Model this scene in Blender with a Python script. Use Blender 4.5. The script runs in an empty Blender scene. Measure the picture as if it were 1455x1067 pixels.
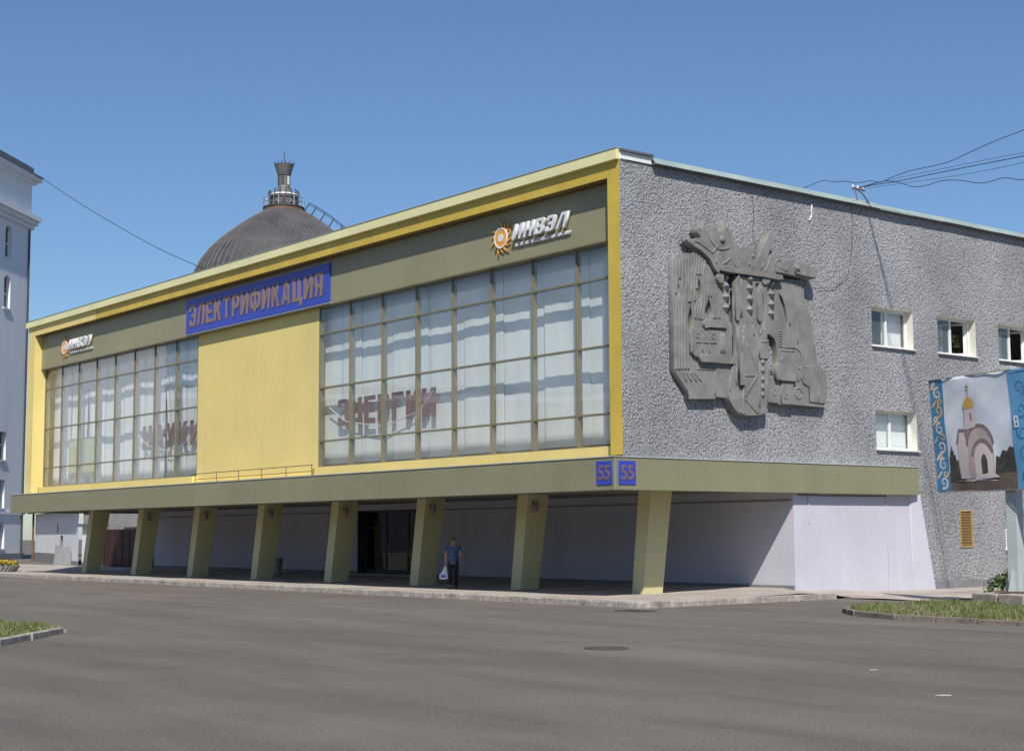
import bpy, bmesh, math, random
from mathutils import Vector, Matrix

random.seed(7)
sc = bpy.context.scene
COL = sc.collection

# ------------------------------------------------------------------ camera
YAW, PITCH, ROLL = -0.896644, 0.103654, -0.006088
cy, sy, cp, sp = math.cos(YAW), math.sin(YAW), math.cos(PITCH), math.sin(PITCH)
fw = Vector((sy * cp, cy * cp, sp)); rt = Vector((cy, -sy, 0)); up = rt.cross(fw)
r2 = rt * math.cos(ROLL) + up * math.sin(ROLL)
u2 = up * math.cos(ROLL) - rt * math.sin(ROLL)
cam = bpy.data.cameras.new('camera'); cam.sensor_width = 36; cam.lens = 53.46
cam.clip_start = .1; cam.clip_end = 3000
co = bpy.data.objects.new('camera', cam); COL.objects.link(co)
M = Matrix((r2, u2, -fw)).transposed().to_4x4(); M.translation = Vector((32.48, -30.06, 2.03))
co.matrix_world = M
sc.camera = co

# ------------------------------------------------------------------ light
SUN = Vector((.73, -.54, 1.0)).normalized()
w = bpy.data.worlds.new('World'); sc.world = w; w.use_nodes = True
nt = w.node_tree; bg = nt.nodes['Background']
sky = nt.nodes.new('ShaderNodeTexSky'); sky.sky_type = 'NISHITA'; sky.sun_disc = False
sky.sun_elevation = math.asin(SUN.z); sky.sun_rotation = math.atan2(SUN.x, SUN.y)
sky.altitude = 100; sky.air_density = 1.12; sky.dust_density = .35; sky.ozone_density = 8.5
nt.links.new(sky.outputs[0], bg.inputs[0]); bg.inputs[1].default_value = .105
sl = bpy.data.lights.new('sun', 'SUN'); sl.energy = 5.0; sl.angle = math.radians(.53); sl.color = (1, .95, .86)
so = bpy.data.objects.new('sun', sl); COL.objects.link(so); so.location = (30, -40, 60)
so.rotation_euler = (-SUN).to_track_quat('-Z', 'Y').to_euler()
sc.view_settings.view_transform = 'Standard'; sc.view_settings.look = 'None'
sc.view_settings.exposure = 0.0; sc.view_settings.gamma = 1.0
sc.cycles.max_bounces = 10; sc.cycles.transparent_max_bounces = 16

# ------------------------------------------------------------------ materials
class NT:
    def __init__(s, name):
        s.m = bpy.data.materials.new(name); s.m.use_nodes = True
        s.t = s.m.node_tree; s.b = s.t.nodes['Principled BSDF']; s.pos = None
    def n(s, typ, **kw):
        nd = s.t.nodes.new(typ)
        for k, v in kw.items(): setattr(nd, k, v)
        return nd
    def l(s, a, b): s.t.links.new(a, b)
    def P(s):
        if s.pos is None: s.pos = s.n('ShaderNodeNewGeometry').outputs['Position']
        return s.pos
    def mapped(s, sx=1, sy=1, sz=1, rot=(0, 0, 0)):
        mp = s.n('ShaderNodeMapping'); mp.inputs['Scale'].default_value = (sx, sy, sz); mp.inputs['Rotation'].default_value = rot
        s.l(s.P(), mp.inputs['Vector']); return mp.outputs[0]
    def noise(s, vec, scale, detail=4, rough=.55):
        nd = s.n('ShaderNodeTexNoise'); nd.inputs['Scale'].default_value = scale; nd.inputs['Detail'].default_value = detail
        nd.inputs['Roughness'].default_value = rough; s.l(vec, nd.inputs['Vector']); return nd.outputs['Fac']
    def ramp(s, fac, a, b, ca=(0, 0, 0, 1), cb=(1, 1, 1, 1)):
        r = s.n('ShaderNodeValToRGB'); e = r.color_ramp.elements
        e[0].position = a; e[1].position = b; e[0].color = ca; e[1].color = cb; s.l(fac, r.inputs[0]); return r.outputs[0]
    def mix(s, fac, a, b, mode='MIX'):
        m = s.n('ShaderNodeMix', data_type='RGBA', blend_type=mode)
        for inp, v in ((0, fac), (6, a), (7, b)):
            if hasattr(v, 'links'): s.l(v, m.inputs[inp])
            elif isinstance(v, (int, float)): m.inputs[inp].default_value = v
            else: m.inputs[inp].default_value = tuple(v) + ((1,) if len(v) == 3 else ())
        return m.outputs[2]
    def bump(s, h, strength, dist):
        b = s.n('ShaderNodeBump'); b.inputs['Strength'].default_value = strength; b.inputs['Distance'].default_value = dist
        s.l(h, b.inputs['Height']); s.l(b.outputs[0], s.b.inputs['Normal'])

def sc3(c, k): return tuple(min(1, v * k) for v in c)

def paint(name, col, rough=.6, var=.12, scale=.8, streak=0., fine=0., fscale=40, bump=0., bdist=.01, metal=0., dirt=None):
    """painted / plastered surface: broad tonal drift, vertical weather streaks, fine grain"""
    k = NT(name); c = k.mix(k.ramp(k.noise(k.P(), scale, 5), .3, .7), sc3(col, 1 - var), sc3(col, 1 + var))
    if streak:
        st = k.ramp(k.noise(k.mapped(.9, .9, .05), 1.1, 5, .65), .50, .78)
        k_ = k.n('ShaderNodeMath', operation='MULTIPLY'); k.l(st, k_.inputs[0]); k_.inputs[1].default_value = streak
        c = k.mix(k_.outputs[0], c, dirt or sc3(col, .55))
    if fine:
        f = k.noise(k.P(), fscale, 3, .6)
        c = k.mix(k.ramp(f, .3, .7), sc3(col, 1 - fine), c) if fine > .3 else k.mix(fine, c, k.ramp(f, .3, .7), 'OVERLAY')
    k.l(c, k.b.inputs['Base Color']); k.b.inputs['Roughness'].default_value = rough; k.b.inputs['Metallic'].default_value = metal
    if bump: k.bump(k.noise(k.P(), fscale, 4, .6), bump, bdist)
    return k.m

def pebble_dash():
    k = NT('pebble_dash'); p = k.P()
    v = k.n('ShaderNodeTexVoronoi'); v.inputs['Scale'].default_value = 17; v.inputs['Randomness'].default_value = 1; k.l(p, v.inputs['Vector'])
    n1 = k.noise(p, 20, 5, .7); n2 = k.noise(p, 9, 3, .6)
    add = k.n('ShaderNodeMath', operation='MULTIPLY_ADD'); k.l(n1, add.inputs[0]); add.inputs[1].default_value = 1.1; k.l(n2, add.inputs[2])
    sub = k.n('ShaderNodeMath', operation='SUBTRACT'); k.l(add.outputs[0], sub.inputs[0]); k.l(v.outputs['Distance'], sub.inputs[1])
    stone = k.ramp(k.noise(p, 16, 5, .8), .36, .64, (.29, .29, .296, 1), (.74, .74, .755, 1))
    gap = k.ramp(v.outputs['Distance'], .35, .75, (1, 1, 1, 1), (.60, .60, .61, 1)); stone = k.mix(1., stone, gap, 'MULTIPLY')
    big = k.ramp(k.noise(p, .35, 5), .3, .72)
    c = k.mix(k.mix(.15, big, (.5, .5, .5)), (.58, .58, .595), (1, 1, 1)); c = k.mix(1., stone, c, 'MULTIPLY')
    st = k.ramp(k.noise(k.mapped(1.4, 1.4, .06), 1.3, 4, .6), .55, .8)
    c = k.mix(k.mix(.8, st, (0, 0, 0)), c, (.16, .16, .17))
    k.l(c, k.b.inputs['Base Color']); k.b.inputs['Roughness'].default_value = .95
    k.bump(sub.outputs[0], .85, .05)
    return k.m

def asphalt():
    k = NT('asphalt'); p = k.P()
    a = k.ramp(k.noise(k.mapped(.10, .42, 1, (0, 0, .55)), 1.0, 7, .62), .33, .68)
    c = k.mix(a, (.092, .083, .073), (.146, .132, .115))
    # long tyre-polished lanes and turning tracks
    b = k.ramp(k.noise(k.mapped(.14, .4, 1, (0, 0, -.62)), 1.2, 8, .68), .50, .68); c = k.mix(k.mix(.5, b, (0, 0, 0)), c, (.076, .069, .062))
    b2 = k.ramp(k.noise(k.mapped(.35, .16, 1, (0, 0, .35)), 1.3, 8, .68), .50, .70); c = k.mix(k.mix(.6, b2, (0, 0, 0)), c, (.08, .072, .065))
    # dusty verges, oil spots, old patches
    dust = k.ramp(k.noise(k.mapped(.05, .5, 1, (0, 0, .25)), 1.0, 6, .7), .54, .74); c = k.mix(k.mix(.6, dust, (0, 0, 0)), c, (.185, .165, .143))
    d = k.ramp(k.noise(p, .8, 8, .78), .57, .68); c = k.mix(k.mix(.6, d, (0, 0, 0)), c, (.06, .055, .05))
    sp_ = k.ramp(k.noise(p, 2.6, 5, .75), .64, .72); c = k.mix(k.mix(.55, sp_, (0, 0, 0)), c, (.05, .046, .043))
    lt = k.ramp(k.noise(p, 5.5, 5, .78), .60, .70); c = k.mix(k.mix(.5, lt, (0, 0, 0)), c, (.2, .185, .165))
    wp = k.n('ShaderNodeVectorMath', operation='ADD'); nz = k.n('ShaderNodeTexNoise'); nz.inputs['Scale'].default_value = .8; nz.inputs['Detail'].default_value = 7
    k.l(p, nz.inputs['Vector']); k.l(p, wp.inputs[0]); k.l(nz.outputs['Color'], wp.inputs[1])
    v = k.n('ShaderNodeTexVoronoi', feature='DISTANCE_TO_EDGE'); v.inputs['Scale'].default_value = .13; k.l(wp.outputs[0], v.inputs['Vector'])
    cr = k.ramp(v.outputs['Distance'], .0, .0065, (1, 1, 1, 1), (0, 0, 0, 1)); msk = k.ramp(k.noise(p, .21, 3), .48, .62); m2 = k.mix(1., cr, msk, 'MULTIPLY')
    c = k.mix(k.mix(.7, m2, (0, 0, 0)), c, (.04, .037, .035))
    g = k.noise(p, 26, 5, .8); gr = k.ramp(g, .38, .62, (.42, .42, .42, 1), (1.05, 1.05, 1.05, 1)); c = k.mix(1., c, gr, 'MULTIPLY')
    c = k.mix(1., c, (1.60, 1.56, 1.48), 'MULTIPLY')
    k.l(c, k.b.inputs['Base Color']); k.b.inputs['Roughness'].default_value = .86
    k.bump(g, .7, .02)
    return k.m

def glass(name, tint=(.975, .99, .985), rough=.0, ior=1.68, film=0.):
    k = NT(name); t = k.t; t.nodes.remove(k.b); out = t.nodes['Material Output']
    tr = k.n('ShaderNodeBsdfTransparent'); tr.inputs[0].default_value = tint + (1,)
    gl = k.n('ShaderNodeBsdfGlossy'); gl.inputs['Roughness'].default_value = rough
    # two-sided Schlick reflectance (the pane is thin, nothing bends inside it)
    ge = k.n('ShaderNodeNewGeometry'); dt = k.n('ShaderNodeVectorMath', operation='DOT_PRODUCT'); k.l(ge.outputs['Normal'], dt.inputs[0]); k.l(ge.outputs['Incoming'], dt.inputs[1])
    def mth(op, a, b=None):
        nd = k.n('ShaderNodeMath', operation=op)
        for i_, v_ in enumerate((a, b)):
            if v_ is None: continue
            if hasattr(v_, 'links'): k.l(v_, nd.inputs[i_])
            else: nd.inputs[i_].default_value = v_
        return nd.outputs[0]
    f0 = ((ior - 1) / (ior + 1)) ** 2
    fr = mth('ADD', mth('MULTIPLY', mth('POWER', mth('SUBTRACT', 1., mth('ABSOLUTE', dt.outputs['Value'])), 5.), 1 - f0), f0)
    if film:   # pale diffuse dust veil, added to soften the shadow bands behind
        df = k.n('ShaderNodeBsdfDiffuse'); df.inputs[0].default_value = (.72, .76, .80, 1)
        dm_ = k.n('ShaderNodeMixShader'); k.l(mth('MULTIPLY', k.ramp(k.noise(k.P(), .6, 5, .6), .2, .8), film), dm_.inputs[0]); k.l(tr.outputs[0], dm_.inputs[1]); k.l(df.outputs[0], dm_.inputs[2]); tr = dm_
    mx = k.n('ShaderNodeMixShader'); k.l(fr, mx.inputs[0]); k.l(tr.outputs[0], mx.inputs[1]); k.l(gl.outputs[0], mx.inputs[2]); k.l(mx.outputs[0], out.inputs[0])
    # old sheet glass: very faint waviness
    nb = k.n('ShaderNodeBump'); nb.inputs['Strength'].default_value = .12; nb.inputs['Distance'].default_value = .01
    k.l(k.noise(k.P(), 1.3, 2), nb.inputs['Height']); k.l(nb.outputs[0], gl.inputs['Normal'])
    return k.m

def foliage(name, a, b):
    k = NT(name)
    nz = k.ramp(k.noise(k.P(), 2.5, 3), .35, .65); c = k.mix(nz, a, b)
    k.l(c, k.b.inputs['Base Color']); k.b.inputs['Roughness'].default_value = .6
    return k.m

MT = dict(
    yellow=paint('ochre_yellow_paint', (.59, .42, .065), .55, .14, .7, .35, .1, 30, .15),
    panel=paint('pale_yellow_plaster', (.76, .61, .225), .8, .05, .45, .16, .12, 18, .35, .01),
    lemon=paint('lemon_fascia', (.78, .73, .40), .5, .08, .4, .15, .06),
    brown=paint('brown_soffit', (.20, .13, .035), .7, .15, 1.2),
    olive=paint('olive_cladding', (.285, .265, .155), .5, .07, .35, .25, .06, 30, dirt=(.2, .19, .12)),
    beam=paint('olive_beam', (.245, .233, .143), .6, .08, .3, .45, .08, 25, .1, dirt=(.185, .17, .11)),
    mosaic=paint('mosaic_column', (.74, .69, .37), .5, .06, .6, .1, .38, 45, .5, .012),
    lav=paint('lavender_plaster', (.53, .53, .595), .85, .06, .5, .2, .1, 20, .3, .008),
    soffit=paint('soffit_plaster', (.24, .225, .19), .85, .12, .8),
    bronze=paint('bronze_mullion', (.21, .18, .105), .45, .12, 1.0, 0, .05),
    white=paint('white_paint', (.78, .78, .76), .5, .05, 2, .1),
    cream=paint('cream_reveal', (.72, .70, .62), .8, .06, 1.5, .15),
    curtain=paint('white_curtain', (.90, .91, .90), .9, .03, .5, .06),
    blue=paint('blue_sign', (.035, .065, .42), .45, .07, .7, .1),
    tan=paint('tan_letter', (.25, .165, .125), .5, .06, 1.0),
    silver=paint('silver_letter', (.72, .72, .73), .35, .04, 1.0),
    orange=paint('orange_enamel', (.80, .36, .045), .4, .12, 3.0),
    concrete=paint('relief_concrete', (.212, .206, .196), .85, .24, 1.9, .5, .14, 22, .3, .01, dirt=(.125, .118, .108)),
    pave=paint('pavement_concrete', (.40, .345, .30), .9, .22, .6, 0, .25, 14, .4, .015),
    kerb=paint('kerb_concrete', (.33, .29, .255), .9, .35, 1.6, 0, .3, 9, .4, .015),
    kerbdirt=paint('worn_kerb', (.20, .165, .135), .9, .3, 1.2, 0, .2, 12, .4, .015),
    soil=paint('soil', (.15, .125, .08), .95, .3, 1.2, 0, .2, 9, .5, .03),
    flash=paint('green_flashing', (.30, .37, .34), .45, .15, 1.0, 0, .05),
    grey_metal=paint('pale_steel', (.43, .47, .46), .5, .08, 1.5, .2),
    dark=paint('dark_metal', (.045, .045, .045), .5, .2, 2.0),
    rust=paint('rusty_metal', (.16, .10, .07), .8, .35, 2.5, 0, .2, 12),
    wire=paint('wire_rubber', (.028, .03, .04), .6, .1),
    tower=paint('white_limewash', (.74, .76, .80), .85, .05, .12, .2, .05, 6),
    towerdk=paint('roof_iron', (.12, .13, .15), .6, .2, .8),
    redgate=paint('maroon_gate_shaded', (.035, .010, .012), .6, .2, 1.0, .3),  # maroon darkened so the whole gate reads as standing in shade
    brick=paint('orange_masonry', (.42, .17, .09), .85, .2, 1.5),
    domem=paint('dome_sheet', (.066, .062, .064), .7, .35, .55, 0, .25, 5, .2, dirt=(.2, .14, .1)),
    ochrevent=paint('ochre_vent', (.42, .27, .10), .55, .12, 2.0),
    yardw=paint('yard_masonry', (.24, .17, .13), .9, .3, .8, .3), drum=paint('drum_plaster', (.30, .26, .23), .9, .2, .3, .3), digit=paint('brown_digit', (.20, .11, .10), .5, .06, 1.0), seam=paint('seam_metal', (.125, .118, .118), .6, .3, 1.5),
    skin=paint('skin', (.46, .24, .17), .55, .06, 6),
    hair=paint('hair', (.17, .12, .085), .8, .2, 20),
    shirt=None, trouser=paint('black_trousers', (.012, .012, .015), .85, .2, 6),
    shoe=paint('shoe_leather', (.015, .013, .012), .5, .2, 6),
    plinth=paint('grey_plinth', (.21, .21, .22), .8, .12, 2.0, .2, .1, 20),
    room=paint('room_wall', (.42, .40, .36), .9, .08, .6),
    glass=glass('window_glass', film=.13), dglass=glass('door_glass', (.55, .6, .62), 0, 1.7),
    grass=foliage('grass_blade', (.09, .14, .03), (.22, .21, .085)),
    leaf=foliage('bush_leaf', (.035, .075, .018), (.09, .14, .035)),
    wallgrey=pebble_dash(), asphalt=asphalt(),
    sky_print=paint('banner_sky', (.70, .73, .79), .55, .2, .9, .0),
    blue_print=paint('banner_blue', (.05, .22, .42), .55, .1, 2.0),
    lblue_print=paint('banner_light_blue', (.13, .36, .60), .55, .1, 2.0),
    orn_print=paint('banner_ornament', (.66, .55, .38), .55, .35, .9),
    gold_print=paint('banner_gold', (.62, .38, .08), .5, .15, 4.0),
    pink_print=paint('banner_church_wall', (.50, .39, .37), .55, .08, 3.0),
    pinkl_print=paint('banner_church_light', (.62, .54, .53), .55, .06, 3.0),
    roof_print=paint('banner_church_roof', (.24, .17, .16), .55, .1, 3.0),
    tree_print=paint('banner_tree', (.055, .055, .045), .55, .4, 6.0),
    ground_print=paint('banner_ground', (.13, .095, .075), .55, .25, 1.5),
    posty=paint('poster_yellow', (.62, .58, .25), .6, .15, 1.0), green=paint('poster_green', (.50, .58, .38), .6, .3, 1.2),
    yel=paint('flower_yellow', (.75, .55, .03), .6, .2, 8), red=paint('flower_red', (.6, .08, .03), .6, .2, 8),
    cover=paint('cast_iron', (.075, .06, .052), .7, .3, 4.0, 0, .2, 25, .4),
    bagwhite=paint('bag_plastic', (.72, .75, .80), .4, .06, 5), bagblue=paint('bag_blue', (.05, .16, .6), .4, .1, 5),
)
def _shirt():
    k = NT('checked_shirt'); p = k.P()
    wv = k.n('ShaderNodeTexWave', bands_direction='Z'); wv.inputs['Scale'].default_value = 4.2; wv.inputs['Distortion'].default_value = .6; k.l(p, wv.inputs['Vector'])
    w2 = k.n('ShaderNodeTexWave', bands_direction='X'); w2.inputs['Scale'].default_value = 5.; k.l(p, w2.inputs['Vector'])
    c = k.mix(k.ramp(wv.outputs['Fac'], .55, .8), (.02, .045, .12), (.16, .25, .36)); c = k.mix(k.mix(.5, k.ramp(w2.outputs['Fac'], .6, .8), (0, 0, 0)), c, (.03, .06, .16))
    k.l(c, k.b.inputs['Base Color']); k.b.inputs['Roughness'].default_value = .85; return k.m
MT['shirt'] = _shirt()

# ------------------------------------------------------------------ mesh helpers
class MB:
    def __init__(s): s.v = []; s.f = []; s.smooth = False
    def quad(s, *p):
        i = len(s.v); s.v += [tuple(q) for q in p]; s.f.append(tuple(range(i, i + len(p)))); return s
    def box(s, x0, x1, y0, y1, z0, z1):
        i = len(s.v)
        s.v += [(x0, y0, z0), (x1, y0, z0), (x1, y1, z0), (x0, y1, z0), (x0, y0, z1), (x1, y0, z1), (x1, y1, z1), (x0, y1, z1)]
        s.f += [tuple(i + k for k in q) for q in ((0, 3, 2, 1), (4, 5, 6, 7), (0, 1, 5, 4), (1, 2, 6, 5), (2, 3, 7, 6), (3, 0, 4, 7))]; return s
    def hexa(s, b, t):
        i = len(s.v); s.v += [tuple(q) for q in b] + [tuple(q) for q in t]; n = len(b)
        s.f.append(tuple(i + k for k in reversed(range(n)))); s.f.append(tuple(i + n + k for k in range(n)))
        for k in range(n): s.f.append((i + k, i + (k + 1) % n, i + n + (k + 1) % n, i + n + k))
        return s
    def tube(s, pts, r, n=6, cap=True, rad=None, ref=None):
        pts = [Vector(p) for p in pts]; base = len(s.v); m = len(pts)
        for i, p in enumerate(pts):
            d = (pts[min(i + 1, m - 1)] - pts[max(i - 1, 0)]).normalized()
            a = d.cross(Vector(ref) if ref else Vector((0, 0, 1)))
            if a.length < .05: a = d.cross(Vector((0, 1, 0)))
            a.normalize(); b = d.cross(a); rr = rad[i] if rad else r
            for k in range(n):
                t = 2 * math.pi * k / n; s.v.append(tuple(p + a * (math.cos(t) * rr) + b * (math.sin(t) * rr)))
        for i in range(m - 1):
            for k in range(n):
                s.f.append((base + i * n + k, base + i * n + (k + 1) % n, base + (i + 1) * n + (k + 1) % n, base + (i + 1) * n + k))
        if cap:
            s.f.append(tuple(base + k for k in reversed(range(n)))); s.f.append(tuple(base + (m - 1) * n + k for k in range(n)))
        return s
    def lathe(s, prof, c=(0, 0, 0), n=24):
        base = len(s.v)
        for r, z in prof:
            for k in range(n):
                t = 2 * math.pi * k / n; s.v.append((c[0] + r * math.cos(t), c[1] + r * math.sin(t), c[2] + z))
        for i in range(len(prof) - 1):
            for k in range(n):
                s.f.append((base + i * n + k, base + i * n + (k + 1) % n, base + (i + 1) * n + (k + 1) % n, base + (i + 1) * n + k))
        return s
    def mesh(s, name):
        me = bpy.data.meshes.new(name); me.from_pydata(s.v, [], s.f); me.update()
        if s.smooth:
            for p in me.polygons: p.use_smooth = True
        return me

def put(name, me, mat=None, parent=None, bevel=0., loc=None):
    if isinstance(me, MB): me = me.mesh(name)
    if mat is not None and not me.materials: me.materials.append(MT[mat] if isinstance(mat, str) else mat)
    o = bpy.data.objects.new(name, me); COL.objects.link(o)
    if parent is not None: o.parent = parent
    if loc: o.location = loc
    if bevel:
        b = o.modifiers.new('bevel', 'BEVEL'); b.width = bevel; b.segments = 2; b.limit_method = 'ANGLE'
    return o
def tag(o, label, cat, group=None, kind=None):
    if kind: o['kind'] = kind
    else: o['category'] = cat
    if label: o['label'] = label
    if group: o['group'] = group
    return o
def empty(name, label, cat, loc=(0, 0, 0), group=None):
    o = bpy.data.objects.new(name, None); COL.objects.link(o); o.location = loc; o.empty_display_size = .3
    return tag(o, label, cat, group)
def struct(name, mb, mat):
    o = put(name, mb, mat); o['kind'] = 'structure'; return o

def curve_mesh(name, loops, ext, bev=0., mat4=None, res=1):
    """filled outline with holes, extruded to a solid (curve used only as a mesher)"""
    c = bpy.data.curves.new(name, 'CURVE'); c.dimensions = '2D'; c.fill_mode = 'BOTH'; c.extrude = ext; c.bevel_depth = bev; c.bevel_resolution = res
    for L in loops:
        sp_ = c.splines.new('POLY'); sp_.points.add(len(L) - 1); sp_.use_cyclic_u = True
        for q, p in zip(sp_.points, L): q.co = (p[0], p[1], 0, 1)
    return bake(name, c, mat4)
def bake(name, c, mat4):
    o = bpy.data.objects.new(name, c); COL.objects.link(o)
    dg = bpy.context.evaluated_depsgraph_get(); me = bpy.data.meshes.new_from_object(o.evaluated_get(dg))
    bpy.data.objects.remove(o); bpy.data.curves.remove(c)
    if mat4: me.transform(mat4)
    me.name = name; return me
def text_mesh(txt, height, width=None, ext=.03, off=.0, bev=0., shear=0., mat4=None, spacing=1.):
    c = bpy.data.curves.new('letters', 'FONT'); c.body = txt; c.size = 1; c.extrude = ext; c.offset = off; c.bevel_depth = bev; c.bevel_resolution = 0; c.shear = shear; c.space_character = spacing
    me = bake('letters', c, None)
    xs = [v.co.x for v in me.vertices]; ys = [v.co.y for v in me.vertices]
    kx = ky = height / (max(ys) - min(ys))
    if width: kx = width / (max(xs) - min(xs))
    x0, y0 = min(xs), min(ys)
    for v in me.vertices: v.co = ((v.co.x - x0) * kx, (v.co.y - y0) * ky, v.co.z)
    if mat4: me.transform(mat4)
    return me
def on_side(X): return Matrix(((0, 0, 1, X), (1, 0, 0, 0), (0, 1, 0, 0), (0, 0, 0, 1)))      # u->Y v->Z out->+X
def on_front(Y, x=0, z=0): return Matrix(((1, 0, 0, x), (0, 0, -1, Y), (0, 1, 0, z), (0, 0, 0, 1)))  # u->X v->Z out->-Y

def word(txt, x0, x1, z0, z1, to_mat, parent, mat, ext=.03, off=0., bev=0., shear=0., gap=.12, zs=1.):
    """a word as single letters, each a mesh of its own, fitted into the given box"""
    ms = []; adv = 0.
    for ch in txt:
        if ch == ' ': adv += .35; ms.append(None); continue
        me = text_mesh(ch, 1., None, ext, off, bev, shear)
        wd = max(v.co.x for v in me.vertices); dz = 0.
        if ch in 'Ц': k = 1.22; me.transform(Matrix.Diagonal((1., k, 1., 1.))); dz = -.22
        if ch in 'ф': me.transform(Matrix.Diagonal((1., 1., 1., 1.)))
        ms.append((me, adv, dz, ch)); adv += wd + gap
    adv -= gap; kx = (x1 - x0) / adv; kz = (z1 - z0)
    for m_ in ms:
        if m_ is None: continue
        me, a, dz, ch = m_
        me.transform(to_mat @ Matrix.Translation((x0 + a * kx, z0 + dz * kz, 0)) @ Matrix.Diagonal((kx, kz, zs, 1)))
        put('letter', me, mat, parent)

def wall_holes(plane, c, u0, u1, v0, v1, holes, depth, back=None):
    """front sheet with rectangular openings; plane 'X' faces +X at x=c (u=y), plane 'Y' faces -Y at y=c (u=x). Reveals go depth inwards."""
    def P(u, v, d): return (c - d, u, v) if plane == 'X' else (u, c + d, v)
    us = sorted({u0, u1} | {h[0] for h in holes} | {h[1] for h in holes}); vs = sorted({v0, v1} | {h[2] for h in holes} | {h[3] for h in holes})
    f = MB(); r = MB()
    for a, b in zip(us, us[1:]):
        for p, q in zip(vs, vs[1:]):
            m = ((a + b) / 2, (p + q) / 2)
            if any(h[0] < m[0] < h[1] and h[2] < m[1] < h[3] for h in holes): continue
            f.quad(P(a, p, 0), P(b, p, 0), P(b, q, 0), P(a, q, 0))
    R = []
    for h in holes:
        a, b, p, q = h; r = MB(); R.append(r)
        r.quad(P(a, p, 0), P(a, q, 0), P(a, q, depth), P(a, p, depth)); r.quad(P(b, p, depth), P(b, q, depth), P(b, q, 0), P(b, p, 0))
        r.quad(P(a, q, 0), P(b, q, 0), P(b, q, depth), P(a, q, depth)); r.quad(P(a, p, depth), P(b, p, depth), P(b, p, 0), P(a, p, 0))
    return f, R

# heavy block capitals, drawn as outlines on a unit-high grid: loops (outline first, then counters), width
def glyph(ch, t=.19):
    w_ = .56; q = .17; h = .085
    G = {
     'Е': ([[(0,0),(w_,0),(w_,q),(t,q),(t,.5-h),(w_*.9,.5-h),(w_*.9,.5+h),(t,.5+h),(t,1-q),(w_,1-q),(w_,1),(0,1)]], w_),
     'Г': ([[(0,0),(t,0),(t,1-q),(w_,1-q),(w_,1),(0,1)]], w_),
     'Т': ([[((w_-t)/2+.03,0),((w_+t)/2+.03,0),((w_+t)/2+.03,1-q),(w_+.06,1-q),(w_+.06,1),(0,1),(0,1-q),((w_-t)/2+.03,1-q)]], w_+.06),
     'И': ([[(0,0),(t,0),(w_+.06-t,.58),(w_+.06-t,0),(w_+.06,0),(w_+.06,1),(w_+.06-t,1),(t,.42),(t,1),(0,1)]], w_+.06),
     'Н': ([[(0,0),(t,0),(t,.5-h),(w_-t,.5-h),(w_-t,0),(w_,0),(w_,1),(w_-t,1),(w_-t,.5+h),(t,.5+h),(t,1),(0,1)]], w_),
     'Р': ([[(0,0),(t,0),(t,.36),(w_-.14,.36),(w_-.03,.42),(w_,.52),(w_,.84),(w_-.03,.94),(w_-.14,1),(0,1)],[(t,.52),(w_-t,.52),(w_-t,.84),(t,.84)]], w_),
     'К': ([[(0,0),(t,0),(t,.38),(.25,.44),(.40,0),(w_+.06,0),(.38,.56),(w_+.03,1),(.38,1),(t,.64),(t,1),(0,1)]], w_+.06),
     'Л': ([[(0,0),(t,0),(.33,1-q),(w_+.06-t,1-q),(w_+.06-t,0),(w_+.06,0),(w_+.06,1),(.20,1)]], w_+.06),
     'А': ([[(0,0),(t,0),(.215,.17),(.425,.17),(.45,0),(.64,0),(.45,1),(.19,1)],[(.24,.33),(.40,.33),(.33,.80),(.31,.80)]], .64),
     'Ц': ([[(0,0),(w_-.04,0),(w_-.04,-.2),(w_+.12,-.2),(w_+.12,q),(w_,q),(w_,1),(w_-t,1),(w_-t,q),(t,q),(t,1),(0,1)]], w_+.12),
     'Я': ([[(0,0),(t+.01,0),(.27,.36),(w_-t,.36),(w_-t,0),(w_,0),(w_,1),(.14,1),(.03,.94),(0,.84),(0,.52),(.03,.43),(.09,.39)],[(t,.52),(w_-t,.52),(w_-t,.84),(t,.84)]], w_),
     'Ф': ([[(.30,0),(.48,0),(.48,.13),(.64,.13),(.75,.21),(.78,.32),(.78,.68),(.75,.79),(.64,.87),(.48,.87),(.48,1),(.30,1),(.30,.87),(.14,.87),(.03,.79),(0,.68),(0,.32),(.03,.21),(.14,.13),(.30,.13)],[(.17,.30),(.30,.30),(.30,.70),(.17,.70)],[(.48,.30),(.61,.30),(.61,.70),(.48,.70)]], .78),
     'Э': ([[(0,.12),(.03,.04),(.12,0),(w_-.15,0),(w_-.04,.05),(w_,.15),(w_,.85),(w_-.04,.95),(w_-.15,1),(.12,1),(.03,.96),(0,.88),(0,.70),(t,.70),(t,.84),(w_-t,.84),(w_-t,.585),(.17,.585),(.17,.415),(w_-t,.415),(w_-t,.16),(t,.16),(t,.30),(0,.30)]], w_),
     'У': ([[(.06,0),(.25,0),(.60,1),(.41,1),(.315,.62),(.19,1),(0,1),(.215,.36)]], .60),
     'В': ([[(0,0),(w_-.13,0),(w_-.03,.05),(w_,.14),(w_,.42),(w_-.05,.5),(w_-.01,.58),(w_-.01,.86),(w_-.04,.95),(w_-.13,1),(0,1)],[(t,.16),(w_-t,.16),(w_-t,.42),(t,.42)],[(t,.58),(w_-t,.58),(w_-t,.84),(t,.84)]], w_),
    }
    return G[ch]
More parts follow.
